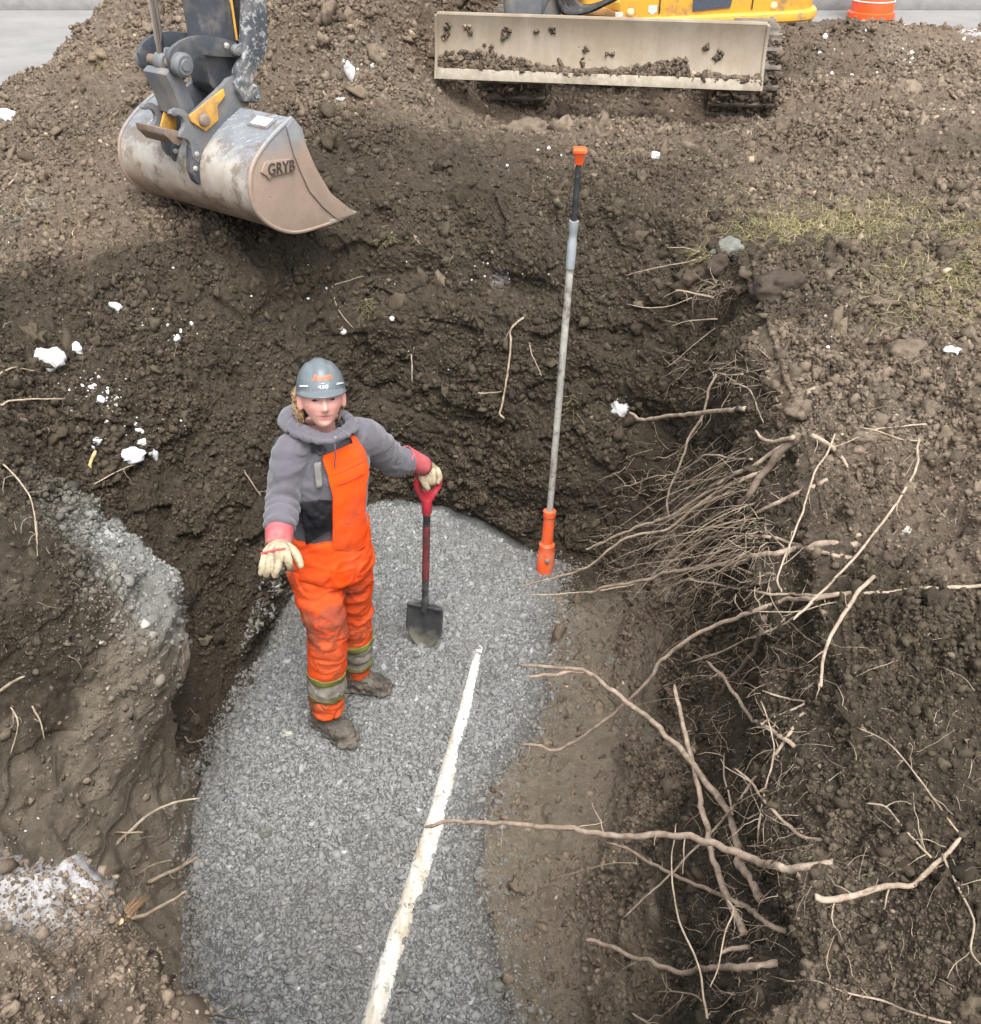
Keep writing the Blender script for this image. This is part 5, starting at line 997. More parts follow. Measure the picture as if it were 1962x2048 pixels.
# ---- hard hat
HAT = NT('hat_shell'); c = HAT.mix(HAT.noise(9, 6, .65), (.075, .092, .102), (.125, .146, .160)); c = HAT.mix(HAT.math('MULTIPLY', HAT.ramp(HAT.noise(38, 6, .7), [(.56, 0), (.66, 1)]), .5), c, (.19, .21, .22)); HAT.bump(HAT.noise(80, 4, .6), .08, .002); HAT.set(c, .42, 0, .45)
tl_ = R_(-5); hu2 = hu * math.cos(tl_) + hf * math.sin(tl_); hf2 = hf * math.cos(tl_) - hu * math.sin(tl_)
HC_ = HL(0, -.004, .030)
def HH(x, y, z): return HC_ + hr * x + hf2 * y + hu2 * z
NA, NB = 96, 30; V = []; F = []; prof_h = []
for j in range(NB + 1):
    ph = (j / NB) * math.pi / 2; z = .104 * math.sin(ph) ** .96; cz = max(math.cos(ph), .0) ** .82
    for i in range(NA):
        a = 2 * math.pi * i / NA; x = .0865 * math.sin(a) * cz; y = .107 * math.cos(a) * cz; rg = .0075 * math.exp(-.5 * (x / .020) ** 4) * smooth(.02, .07, z); side_ = .004 * math.exp(-.5 * ((abs(x) - .042) / .008) ** 2) * smooth(.04, .08, z); n_ = np.array([x / .0865, y / .107, z / .104]); n_ /= np.linalg.norm(n_) + 1e-9; p = np.array([x, y, z]) + n_ * (rg + side_ * .6); V.append(HH(*p))
brim = []
for r_, dz in ((1.0, 0), (1.02, -.004), (1.05, -.009), (1.055, -.013), (1.02, -.013), (.97, -.006), (.95, .02)):
    for i in range(NA):
        a = 2 * math.pi * i / NA; ex_ = max(0., math.cos(a)) ** 2.2; k = r_ + (r_ - .97) * 2.2 * ex_ if r_ > 1 else r_; brim.append(HH(.0865 * math.sin(a) * k, .107 * math.cos(a) * k, dz - .012 * ex_ * (r_ > 1)))
base_n = len(V); V = np.array(V + brim)
for j in range(NB):
    for i in range(NA): F.append((j * NA + i, j * NA + (i + 1) % NA, (j + 1) * NA + (i + 1) % NA, (j + 1) * NA + i))
for j in range(6):
    for i in range(NA): F.append((base_n + j * NA + i, base_n + (j + 1) * NA + i, base_n + (j + 1) * NA + (i + 1) % NA, base_n + j * NA + (i + 1) % NA))
hat = link('hard_hat', np_mesh('hard_hat', V, F), HAT.m, person)
def on_hat(x, z, lift=.002):
    u = max(0., min(1., z / .104)) ** (1 / .96); ph = math.asin(u); cz = math.cos(ph) ** .82; sx_ = min(.98, x / (.0865 * cz)) if abs(x) > 1e-6 else 0.; y = .107 * cz * math.sqrt(max(0, 1 - sx_ * sx_)); n_ = np.array([x / .0865, y / .107, z / .104]); n_ /= np.linalg.norm(n_); return np.array([x, y, z]) + n_ * lift
LOGO = simple('orange_logo', (.75, .16, .06), .5, var=.1); m = MB()
def stroke(pts_, w, lift=.0025):
    Q = [HH(*on_hat(a, b_, lift)) for a, b_ in pts_]; m.tube(Q, w, 5)
for k, (x0, hgt_) in enumerate(((-.026, .015), (-.017, .011), (-.009, .012), (.0, .010), (.008, .013), (.016, .010), (.023, .011))):
    stroke([(x0 - .003, .040), (x0 + .001, .040 + hgt_ * .5), (x0 + .004, .040 + hgt_)], .0024)
    if k % 2 == 0: stroke([(x0 + .004, .040 + hgt_), (x0 + .010, .040 + hgt_ * .55), (x0 + .006, .0405)], .0020)
    else: stroke([(x0, .045), (x0 + .007, .046)], .0018)
stroke([(-.032, .037), (0, .0365), (.032, .038)], .0022); m.build('logo', LOGO, hat)
nm_ = text_mesh('number', '430', (0, 0, 0), (1, 0, 0), (0, 1, 0), .017, .0006, simple('white_digits', (.75, .76, .76), .5, var=.05), hat); V = verts(nm_.data); setv(nm_.data, np.array([HH(*on_hat(p[0] * 1.4, p[1] * .95 + .012, .002 + p[2])) for p in V]))
m = MB(); m.tube([HH(*on_hat(-.006 + .002 * k, .0245, .002)) for k in range(7)], .0012, 5); m.build('small_mark', simple('pale_mark', (.6, .62, .62), .5), hat)
for s in (-1, 1):
    m = MB(); a0 = np.array(on_hat(s * .060, .020, .001)); m.tube([HH(*on_hat(s * (.050 + .006 * k), .018, .0015)) for k in range(5)], .0035, 8); m.build('accessory_slot', simple('pale_plastic', (.45, .48, .50), .4), hat)
# ================================================================ ROOTS torn out of the banks
def bark(name, a, b, wound=.0):
    t = NT(name); v = t.coord('Object', (1, 1, 1)); c = t.mix(t.ramp(t.noise(35, 6, .65, v), [(.3, 0), (.7, 1)]), a, b); c = t.mix(t.math('MULTIPLY', t.ramp(t.noise(12, 5, .7), [(.52, 0), (.66, 1)]), .6), c, tuple(k * .45 for k in a))
    if wound: c = t.mix(t.ramp(t.noise(26, 5, .6), [(.62, 0), (.67, wound)]), c, (.42, .25, .13))
    t.bump(t.noise(120, 4, .7), .6, .004); return t.set(c, .85, 0, .2)
BK = bark('root_bark', (.205, .152, .112), (.40, .32, .25), .75); PALE = bark('pale_root', (.225, .172, .125), (.42, .345, .26), .3); DKB = bark('dark_root', (.085, .062, .048), (.17, .13, .10)); WOOD = bark('split_wood', (.34, .19, .10), (.62, .44, .26), .9); YSTK = bark('yellow_stick', (.46, .33, .14), (.62, .48, .24))
FR = {'a': (900, 1200, 1.768), 'b': (1100, 450, 2.177), 'l': (0, 1000, 1 / .5348), 'u': (0, 400, 1 / .3727), 'm': (600, 400, 1 / .357), 's': (0, 0, 1.)}
rr2 = np.random.default_rng(77)
def root_path(fr, pts, th, l0, l1, jit=1.):
    ox, oy, sc_ = FR[fr]; Q = [(ox + x / sc_, oy + y / sc_) for x, y in pts]; seg = [0.]
    for i in range(1, len(Q)): seg.append(seg[-1] + math.dist(Q[i], Q[i - 1]))
    hits = [hit(*q)[0] for q in Q]; dh = [depth_of(p) for p in hits]; d0 = dh[0] - l0; d1 = dh[-1] - l1; r = th / sc_ / 2 * (.35 * d0 + .65 * min(d0, d1)) / FOC; out = []
    for i, q in enumerate(Q):
        u = seg[i] / seg[-1]; d = d0 + (d1 - d0) * u; d = min(d, dh[i] - r * .4)
        out.append(at_depth(q[0], q[1], d))
    P_ = catmull(out, 6); V_ = np.array(P_); n_ = np.stack([fbm(V_, 16, 3, 900), fbm(V_, 16, 3, 910), fbm(V_, 16, 3, 920)], 1) * r * 1.3 * jit; n_[0] = 0; V_ = V_ + n_
    for i in range(len(V_)):                  # keep it out of the ground between the traced points
        q = V_[i] - CAM; D_ = q @ FW; h_ = depth_of(hit(981 + FOC * (q @ RT) / D_, 1024 - FOC * (q @ UP) / D_)[0]) - r * .5
        if D_ > h_ and (i > 3 or l0 > .005): V_[i] = CAM + q * (h_ / D_)
    return list(V_), r
def root(label, fr, pts, th, l0=0., l1=.1, mat=None, name='root', cat='root', twigs=2, group='roots and branches hanging out of the dug bank', taper=.5):
    P_, r = root_path(fr, pts, th, l0, l1); n = len(P_); k_ = 10 if r > .006 else 7; u = np.linspace(0, 1, n); rad = r * (1.08 - (1 - taper) * u ** 1.3) * (1 + .16 * fbm(np.array(P_), 30, 2, 930)); rad[-1] *= .55
    m = MB(); m.tube(P_, list(rad), k_)
    for _ in range(twigs):
        i = rr2.integers(1, n - 1); d = (P_[min(i + 1, n - 1)] - P_[i - 1]); d /= np.linalg.norm(d); q = [P_[i]]; dv = d * rr2.uniform(-.2, .7) + rr2.normal(0, .55, 3); dv /= np.linalg.norm(dv); L_ = rr2.uniform(.03, .11)
        for s in range(5): dv = dv + rr2.normal(0, .28, 3) + np.array([0, 0, -.06]); dv /= np.linalg.norm(dv); q.append(q[-1] + dv * L_ / 5)
        m.tube(q, list(np.linspace(min(.0022, r * .45), .0007, 6)), 4)
    return tag(m.build(name, mat or BK, None, auto=180), label, cat, group)
RG = 'roots and branches hanging out of the dug bank'
root('thick branch reaching flat across the pit and over the white pipe', 'a', [(1350, 935), (1220, 955), (1100, 930), (1000, 890), (880, 850), (760, 830), (600, 835), (440, 815), (300, 795), (130, 785), (0, 785), (-85, 800)], 30, .0, .75, twigs=7, taper=.72, name='branch', cat='branch')
root('thick forked branch sweeping down right across the bank, fork tip over gravel', 'a', [(1100, 1060), (1040, 960), (1020, 870), (990, 770), (920, 660), (830, 550), (740, 455), (640, 375), (560, 310), (480, 255), (420, 240), (340, 235), (240, 228)], 30, .02, .85, twigs=4, taper=.6, name='branch', cat='branch')
root('short fork prong under the tip of the thick forked branch', 'a', [(470, 250), (430, 252), (380, 268), (330, 266), (280, 272)], 17, .80, .86, twigs=0, name='branch', cat='branch')
root('straight upright branch with pale cut top crossing the forked branch', 'a', [(1040, 1180), (960, 1000), (930, 900), (905, 790), (880, 660), (845, 540), (815, 400), (795, 300)], 25, .02, .50, twigs=3, taper=.75, name='branch', cat='branch')
root('long thin root curving from the upper tangle down to a tip over the gravel shelf', 'a', [(1420, -25), (1280, -10), (1180, 5), (1080, 40), (950, 85), (850, 135), (760, 205), (700, 285), (630, 355), (530, 440), (450, 495), (380, 528), (300, 512), (240, 515)], 17, .02, .45, twigs=5, taper=.8)
root('grey branch slanting down right beneath the flat branch', 'a', [(1190, 1170), (1110, 1130), (1040, 1080), (960, 1045), (850, 1000), (760, 955), (690, 925), (620, 875), (545, 855)], 21, .0, .42, twigs=5, taper=.6, name='branch', cat='branch')
root('lowest thick branch with torn orange tip near the bottom of the pit', 'a', [(1160, 1285), (1060, 1295), (960, 1300), (870, 1310), (810, 1315), (720, 1285), (640, 1260), (530, 1215), (485, 1210)], 25, .0, .42, twigs=4, taper=.75, name='branch', cat='branch')
root('bent branch lying on the near right bank, its tip raised', 'a', [(1290, 1050), (1330, 1060), (1430, 1040), (1540, 1010), (1630, 1010), (1690, 960), (1740, 910), (1800, 840)], 23, .10, .02, twigs=7, taper=.6, name='branch', cat='branch')
root('wavy root with blunt upper end running down right below the tangle', 'a', [(1220, 520), (1180, 490), (1120, 450), (1060, 410), (1020, 350), (970, 280), (910, 215)], 16, .0, .30, twigs=3, taper=.9)
root('reddish root hanging straight down at the dark hollow of the right bank', 'b', [(1410, 1530), (1340, 1600), (1280, 1700), (1220, 1800), (1190, 1900), (1178, 1965), (1180, 2010)], 19, .04, .10, twigs=3)
root('crooked root slanting above the flat branch to a hairy root end', 'a', [(1330, 855), (1240, 825), (1170, 775), (1110, 710), (1070, 650), (1010, 595)], 15, .0, .25, twigs=8)
root('dull root crossing the whole lower bank diagonally behind the branches', 'a', [(1250, 400), (1180, 500), (1120, 580), (1060, 660), (960, 780), (870, 880), (760, 990), (680, 1060), (610, 1130)], 12, .0, .32, PALE, twigs=3)
root('pale whip-thin root hanging vertically in front of the flat branch', 'a', [(910, 1480), (900, 1420), (880, 1290), (815, 1150), (790, 1020), (785, 900), (800, 790)], 9, .15, .45, PALE, twigs=2)
root('thin root arching left just below the long curving root', 'a', [(1280, 10), (1220, 60), (1160, 95), (1050, 140), (950, 185), (845, 218)], 9, .05, .25, PALE, twigs=4)
root('dark stout root stump bending down behind the thin arching roots', 'a', [(1110, 60), (1095, 140), (1050, 215), (980, 290), (960, 340)], 22, .03, .06, DKB, twigs=1)
root('arched root bow spanning the bank right of the straight upright branch', 'a', [(1100, 440), (1130, 420), (1255, 365), (1190, 350), (1100, 320), (1030, 285), (930, 268), (820, 275), (750, 310), (690, 350)], 8, .04, .18, twigs=3)
root('slender root trailing down the near right bank slope past its lip', 'a', [(1810, 835), (1760, 780), (1700, 690), (1620, 580), (1530, 490), (1440, 450)], 8, .01, .04, twigs=4)
root('pale knotted root joining the bent branch from above', 'a', [(1700, 910), (1660, 870), (1600, 800), (1540, 735), (1470, 720)], 9, .02, .08, PALE, twigs=5)
root('long straight root lying on the bank at the bottom right corner', 'a', [(1770, 1495), (1640, 1460), (1520, 1415), (1400, 1390), (1280, 1345), (1180, 1350)], 9, .01, .06, twigs=4)
root('hanging thread root with a bend above the flat branch end', 'a', [(1090, 870), (1095, 780), (1120, 650), (1145, 540), (1130, 450), (1100, 360)], 8, .03, .18, twigs=3)
root('short pale root stub poking up beside the upright forked crossing', 'a', [(1000, 760), (990, 700), (968, 620), (970, 540)], 9, .05, .22, PALE, twigs=2)
root('short fat root peg above the lowest thick branch', 'a', [(1060, 1230), (990, 1235), (955, 1250)], 19, .0, .12, twigs=0)
root('drooping bundle strand between the flat branch and the lowest branch', 'a', [(980, 1060), (1000, 1100), (970, 1180), (950, 1300), (920, 1370)], 7, .22, .22, PALE, twigs=4)
root('small root at the bottom edge left of the bottom right bank', 'a', [(740, 1530), (700, 1495), (645, 1462)], 11, .0, .12, PALE, twigs=2)
root('twisted rootlet row just under the lowest thick branch', 'a', [(920, 1470), (870, 1400), (800, 1385), (720, 1385)], 8, .0, .15, PALE, twigs=4)
root('faint thin root drifting left beneath the grey slanting branch', 'a', [(660, 930), (580, 930), (480, 955), (345, 990)], 5, .25, .25, PALE, twigs=1)
root('thin twig dropping from the lowest thick branch onto brown clay', 'a', [(655, 1280), (560, 1340), (500, 1425)], 5, .2, .12, PALE, twigs=2)
root('pale loop of root hanging down the bank at the right picture edge', 'a', [(1740, 900), (1790, 1010), (1850, 1130), (1840, 1240), (1875, 1290)], 9, .02, .05, PALE, twigs=4)
root('single pale root with whitened frosty end jutting left beside the riser rod', 'b', [(850, 800), (760, 808), (650, 820), (520, 832), (400, 845), (345, 820)], 21, .0, .45, PALE, twigs=5, taper=.8)
root('longest pale root of the tangle, ending in a pointed tip toward the orange sleeve', 'b', [(1050, 950), (960, 1000), (880, 1050), (800, 1090), (720, 1135), (640, 1190), (560, 1250), (480, 1285), (380, 1315), (280, 1355), (210, 1390), (150, 1415)], 19, .02, .62, PALE, twigs=6, taper=.7)
root('tangle root whose thin tip reaches farthest left above the gravel', 'b', [(1020, 1000), (950, 1060), (840, 1110), (720, 1170), (620, 1240), (520, 1320), (380, 1350), (270, 1400), (180, 1480), (80, 1520), (0, 1540), (-150, 1580)], 16, .04, .70, PALE, twigs=6, taper=.6)
root('thickest brown root along the underside of the tangle', 'b', [(1335, 1390), (1180, 1395), (1080, 1410), (980, 1435), (880, 1450), (800, 1470), (680, 1490), (540, 1510), (400, 1545), (280, 1570), (165, 1605)], 28, .0, .72, twigs=7, taper=.55)
root('straight thin root below the tangle with tip hanging over the gravel edge', 'b', [(420, 1545), (330, 1572), (230, 1590), (130, 1600), (0, 1608), (-110, 1606)], 8, .55, .72, PALE, twigs=2)
root('double looped root running just above the thickest tangle root', 'b', [(1310, 1450), (1220, 1435), (1100, 1400), (1000, 1375), (900, 1355), (800, 1345), (680, 1365), (560, 1395), (450, 1415)], 18, .0, .5, twigs=6)
root('brown tangle root rising right to a dark hole in the bank', 'b', [(1210, 1110), (1100, 1160), (1010, 1205), (900, 1250), (800, 1310), (680, 1370), (580, 1430), (480, 1500)], 19, .0, .5, twigs=6)
root('very long level root crossing the right bank out of the picture', 'b', [(1890, 1570), (1750, 1575), (1600, 1585), (1450, 1600), (1300, 1610), (1150, 1608), (1040, 1612), (920, 1600), (800, 1580), (700, 1560), (600, 1540)], 15, .01, .40, PALE, twigs=6, taper=.8)
root('long root slanting from the clods on the bank down across the tangle', 'b', [(1605, 930), (1600, 1030), (1560, 1130), (1500, 1230), (1420, 1330), (1350, 1420), (1270, 1510), (1180, 1600), (1060, 1720)], 12, .04, .40, PALE, twigs=6, taper=.8)
root('S-shaped root hanging down through the middle of the tangle', 'b', [(1240, 910), (1210, 990), (1160, 1060), (1130, 1150), (1110, 1220), (1070, 1330), (1020, 1450), (990, 1540), (1010, 1600)], 9, .08, .36, PALE, twigs=5, taper=.8)
root('hairy root pointing left over the dark wall above the tangle', 'b', [(880, 1020), (800, 1015), (680, 1000), (640, 1030), (540, 1085), (450, 1095), (360, 1130), (270, 1150)], 10, .02, .5, PALE, twigs=10)
root('long bowed root dropping from the single pale root toward the tangle', 'b', [(725, 650), (690, 720), (670, 820), (620, 900), (590, 970), (560, 1060), (530, 1120), (510, 1200), (520, 1290)], 11, .06, .40, PALE, twigs=5, taper=.8)
root('short level root at the top of the long bowed root', 'b', [(840, 650), (790, 652), (725, 645)], 9, .02, .06, PALE, twigs=2)
root('fine hooked root curling down right of the long bowed root', 'b', [(720, 690), (800, 690), (870, 720), (900, 790), (930, 860)], 7, .06, .08, PALE, twigs=4)
root('dark heavy root buried steeply behind the pale tangle', 'b', [(1080, 905), (1060, 940), (980, 1010), (920, 1090), (870, 1160), (830, 1210)], 34, .03, .10, DKB, twigs=2, taper=.8)
root('curved pale root hook at the upper edge of the tangle', 'b', [(1060, 920), (1010, 935), (960, 945), (910, 925), (890, 890)], 19, .06, .14, PALE, twigs=1)
root('reddish root piece lying on the clods right of the tangle top', 'b', [(1140, 915), (1220, 960), (1260, 1000), (1300, 1055)], 21, .04, .03, twigs=2)
root('straight pale root lying over the clods upper right of the tangle', 'b', [(1600, 940), (1540, 935), (1440, 905), (1355, 880)], 8, .03, .04, PALE, twigs=1)
root('thin arching root over the clods above the tangle', 'b', [(1640, 868), (1540, 875), (1430, 890), (1330, 930), (1230, 970)], 7, .03, .07, PALE, twigs=2)
root('short pale root sticking out below the grey rock on the bank lip', 'b', [(710, 315), (620, 295), (545, 280)], 10, .0, .14, PALE, twigs=2)
root('long hair-thin root over the far wall under the bank lip', 'b', [(620, 315), (530, 350), (430, 362), (330, 345)], 5, .02, .12, PALE, twigs=1)
root('topmost thin root trailing left from the grey rock', 'b', [(660, 140), (600, 160), (440, 190), (330, 220)], 5, .02, .12, PALE, twigs=2)
root('thin root pair member pointing left above the topmost trailing root', 'b', [(650, 118), (590, 100), (510, 100)], 5, .02, .1, PALE, twigs=1)
root('splayed thin root below the frayed orange root ends', 'b', [(730, 410), (620, 415), (525, 440)], 6, .01, .1, PALE, twigs=3)
root('thin droopy root below the splayed thin root', 'b', [(720, 450), (640, 510), (560, 580), (505, 620)], 5, .01, .12, PALE, twigs=3)
root('thin root parallel to the hairy root, slightly higher', 'b', [(640, 900), (570, 975), (510, 1012), (465, 1010)], 6, .03, .2, PALE, twigs=3)
root('root below the level crossing root, falling left to a fine tip', 'b', [(1060, 1640), (1030, 1700), (960, 1770), (850, 1810), (720, 1870), (600, 1905)], 8, .05, .3, PALE, twigs=4)
root('gently bent root just under the very long level root', 'b', [(1350, 1625), (1200, 1650), (1060, 1685), (890, 1685)], 7, .02, .2, PALE, twigs=3)
# left bank and near-left lump
LG = 'roots and sticks sticking out of the left banks'
def lroot(label, pts, th, l0=0., l1=.08, mat=None, fr='l', **k): return root(label, fr, pts, th, l0, l1, mat or PALE, group=LG, **k)
lroot('forked pale twig reaching highest from the near left lump over the gravel', [(435, 1290), (500, 1225), (570, 1170), (640, 1135), (750, 1112)], 12, .0, .5, twigs=5)
lroot('brown twig with light cut end, third from the top on the near left lump', [(550, 1430), (640, 1390), (690, 1360), (740, 1330)], 16, .0, .4, BK, twigs=4)
lroot('pale twig directly below the brown cut twig on the lump edge', [(490, 1565), (560, 1545), (630, 1500), (700, 1465)], 14, .0, .3, twigs=3)
lroot('curved bark stick low on the face of the near left lump', [(520, 1680), (600, 1680), (655, 1665)], 14, .0, .2, BK, twigs=1)
lroot('pale root at the bottom edge below the near left lump', [(735, 1915), (820, 1930), (915, 1935)], 15, .0, .3, twigs=3)
lroot('small twig between the highest twig and the brown cut twig', [(520, 1395), (570, 1365), (640, 1345)], 8, .0, .3, twigs=2)
lroot('short pale twig at the base of the highest lump twig', [(430, 1245), (480, 1243), (535, 1240)], 7, .0, .15, twigs=2)
lroot('short stout root at the left picture edge of the left bank', [(0, 715), (50, 685), (95, 660)], 13, .0, .1, twigs=0)
lroot('thin hooked root on the clay below the grey till patch', [(40, 775), (65, 830), (55, 900), (40, 950)], 6, .0, .03, twigs=3)
lroot('pale drip-shaped root on the smooth left clay', [(120, 770), (150, 830), (165, 900)], 7, .0, .04, twigs=1)
lroot('small white V-shaped root at the foot of the left clay wall', [(690, 885), (710, 905), (765, 895)], 8, .0, .05, twigs=1)
lroot('vertical thread root high on the left bank edge', [(130, 40), (140, 120), (140, 210)], 5, .0, .02, twigs=1)
lroot('long pale stick lying level on the left bank by the snow', [(0, 1100), (60, 1080), (200, 1072), (350, 1070)], 13, .0, .10, fr='u', twigs=0)
lroot('curved brown root arching left of the largest snow lump', [(0, 935), (70, 900), (130, 910), (190, 918)], 11, .0, .05, BK, fr='u', twigs=1)
tag(lroot('yellow wooden stick standing in the bank below small snow lumps', [(480, 1445), (490, 1400), (512, 1342)], 19, .0, .05, YSTK, fr='u', twigs=0, taper=.9), cat='stick')
lroot('long thin root running down the crumbled left bank edge', [(0, 1400), (80, 1480), (150, 1570), (185, 1680), (200, 1850)], 10, .0, .04, fr='u', twigs=4)
lroot('slanting twig under the low snow patch on the left slope', [(500, 1530), (600, 1470), (725, 1420)], 8, .0, .06, fr='u', twigs=2)
lroot('thin pale root on the slope beside the worker raised sleeve', [(1310, 1450), (1370, 1540), (1400, 1590)], 8, .0, .04, fr='u', twigs=1)
lroot('bleached stick on the spoil at the left picture edge under the bucket level', [(0, 383), (17, 371), (36, 345)], 4.4, .0, .05, fr='s', twigs=0)
WG = 'roots lying on the far pit wall'
def wroot(label, pts, th, **k): return root(label, 'm', pts, th, .0, .05, PALE, group=WG, **k)
wroot('long crooked pale root hanging down the far wall left of the riser rod', [(1255, 660), (1180, 720), (1180, 800), (1160, 980), (1130, 1160), (1120, 1200), (1145, 1225)], 12, twigs=1, taper=.9)
wroot('level pale root touching the long crooked root on the far wall', [(950, 1075), (1040, 1082), (1130, 1075)], 12, twigs=0)
wroot('short upright root on the far wall above the worker left shoulder', [(640, 820), (625, 900), (632, 1020)], 9, twigs=1)
wroot('fine curved root under the bucket tip on the far wall', [(180, 480), (200, 580), (240, 650), (295, 715)], 6, twigs=1)
wroot('straight straw root slanting up under the bucket tip', [(190, 475), (270, 452), (360, 425)], 5, twigs=0)
wroot('thin fork root near the riser rod on the far wall', [(1285, 800), (1300, 870), (1330, 930), (1355, 990)], 6, twigs=4)
# splintered wood on the near-left lump
for lab, fr, pts, th in (('reddish splintered wood stub on the near left lump edge', 'l', [(450, 1575), (500, 1515), (550, 1475)], 34), ('pale splintered stick pointing up from the top of the near left lump', 'l', [(280, 1482), (350, 1430), (415, 1375)], 20)):
    P_, r = root_path(fr, pts, th, .0, .14); ax_ = P_[-1] - P_[0]; L_ = np.linalg.norm(ax_); ax_ /= L_; a1 = np.cross(ax_, (0, 0, 1)); a1 /= np.linalg.norm(a1); a2 = np.cross(a1, ax_); m = MB()
    for k in range(16):
        o_ = a1 * rr2.normal(0, r * .5) + a2 * rr2.normal(0, r * .5); s0 = rr2.uniform(0, .3) * L_; s1 = rr2.uniform(.6, 1.1) * L_; m.tube([P_[0] + o_ + ax_ * s0, P_[0] + o_ * 1.2 + ax_ * (s0 + s1) / 2, P_[0] + o_ * 1.7 + ax_ * s1], [r * .35, r * .3, r * .06], 5)
    m.tube([P_[0] - ax_ * .01, P_[0] + ax_ * L_ * .55], [r * .75, r * .55], 8)
    tag(m.build('wood_stub', WOOD, None, auto=20), lab, 'wood', LG)
# fine hair roots: past counting
m = MB(); cnt = 0
def hair(p, dv, L_, r, n=6, wander=.25, sag=.08):
    q = [np.array(p)]; dv = np.array(dv) / np.linalg.norm(dv)
    for s in range(n): dv = dv + rr2.normal(0, wander, 3) + np.array([0, 0, -sag]); dv /= np.linalg.norm(dv); q.append(q[-1] + dv * L_ / n)
    m.tube(q, list(np.linspace(r, r * .3, n + 1)), 4, caps=False)
POLY = [((1390, 600), (1480, 560), 130), ((1350, 800), (1560, 700), 160), ((1250, 1000), (1560, 880), 280), ((1200, 1180), (1600, 1050), 380), ((1300, 1350), (1640, 1180), 220), ((1350, 1550), (1640, 1320), 260), ((1400, 1800), (1640, 1560), 240), ((1380, 2040), (1600, 1800), 160), ((1560, 1100), (1960, 700), 170), ((1640, 2040), (1960, 1250), 420), ((0, 2040), (400, 1620), 150), ((0, 1600), (380, 1000), 110), ((700, 900), (1100, 480), 60), ((0, 900), (500, 450), 80), ((0, 420), (700, 140), 50), ((1150, 480), (1950, 200), 110)]
for (x0, y0), (x1, y1), n in POLY:
    for _ in range(n):
        x, y = rr2.uniform(min(x0, x1), max(x0, x1)), rr2.uniform(min(y0, y1), max(y0, y1)); p, nn = hit(x, y); dpt = depth_of(p); wallish = x > 1190 and y > 560
        dv = nn * .8 + rr2.normal(0, .5, 3) + (np.array([-.7, 0, -.1]) if wallish and x < 1640 else 0); hair(p - nn * .005, dv, rr2.uniform(.03, .20 if wallish else .10) * min(1.2, dpt / 3) * rr2.random() ** .6, rr2.uniform(.0006, .0013) * dpt / 3, 7, .20)
for _ in range(75):                      # the fan of thin roots in the tangle
    u = rr2.random(); x, y = 1590 - 150 * rr2.random(), 860 + 260 * u + rr2.normal(0, 20); p, nn = hit(x, y); tgt = at_depth(1190 + 150 * rr2.random(), 1020 + 170 * u + rr2.normal(0, 25), depth_of(p) + .55); d = tgt - p; L_ = np.linalg.norm(d) * rr2.uniform(.35, 1.05); hair(p + nn * .02 - CAM * 0, d + np.array([0, 0, .12 * L_]), L_, rr2.uniform(.0009, .0026), 9, .07, .03)
for _ in range(150):
    u = rr2.random(); x, y = 1210 + 330 * rr2.random(), 1010 + 190 * u; p, nn = hit(x, y); q = p + (CAM - p) / np.linalg.norm(CAM - p) * rr2.uniform(.1, .5); hair(q, rr2.normal(0, 1, 3) + np.array([-.8, 0, -.3]), rr2.uniform(.05, .18), rr2.uniform(.0008, .0015), 6, .4)
tag(m.build('fine_roots', PALE, None, auto=180), kind='stuff')
# ================================================================ snow lumps, stones, grass
t = NT('snow'); c = t.mix(t.ramp(t.noise(18, 6, .7), [(.42, 0), (.66, .85)]), (.70, .71, .73), (.28, .25, .225)); t.bump(t.noise(90, 5, .7), .6, .008); t.b.inputs['Subsurface Weight'].default_value = .2; t.b.inputs['Subsurface Radius'].default_value = (.02, .02, .025); SNOW = t.set(c, .75, 0, .3)
r3 = np.random.default_rng(31)
def lump(name, label, cat, x, y, wpx, hpx, mat, group, n=1, sub=4, amp=.45, sink=.2, seed=0, smooth_=True):
    p, nn = hit(x, y); d = depth_of(p); rw, rh = wpx / 2 * d / FOC, hpx / 2 * d / FOC; m = MB()
    for k in range(n):
        V, F = ico(sub); dd = 1 + amp * (fbm(V + 7.7 * (seed + k), 1.3, 4, 40) * 1.3 + .25 * (1 - 2 * np.abs(vnoise(V * 4 + seed, 41)))); V = V * dd[:, None] * np.array([rw, .8 * (rw + rh) / 2, rh]) * (1 if n == 1 else r3.uniform(.35, .6)); off = np.zeros(3) if n == 1 else np.array([r3.uniform(-.6, .6) * rw, 0, r3.uniform(-.5, .5) * rh])
        m.add(V + p + off + nn * min(rw, rh) * (.5 - sink), [tuple(f) for f in F])
    o = m.build(name, mat, None, auto=180 if smooth_ else 0); return tag(o, label, cat, group)
SG = 'snow lumps left on the dirt'
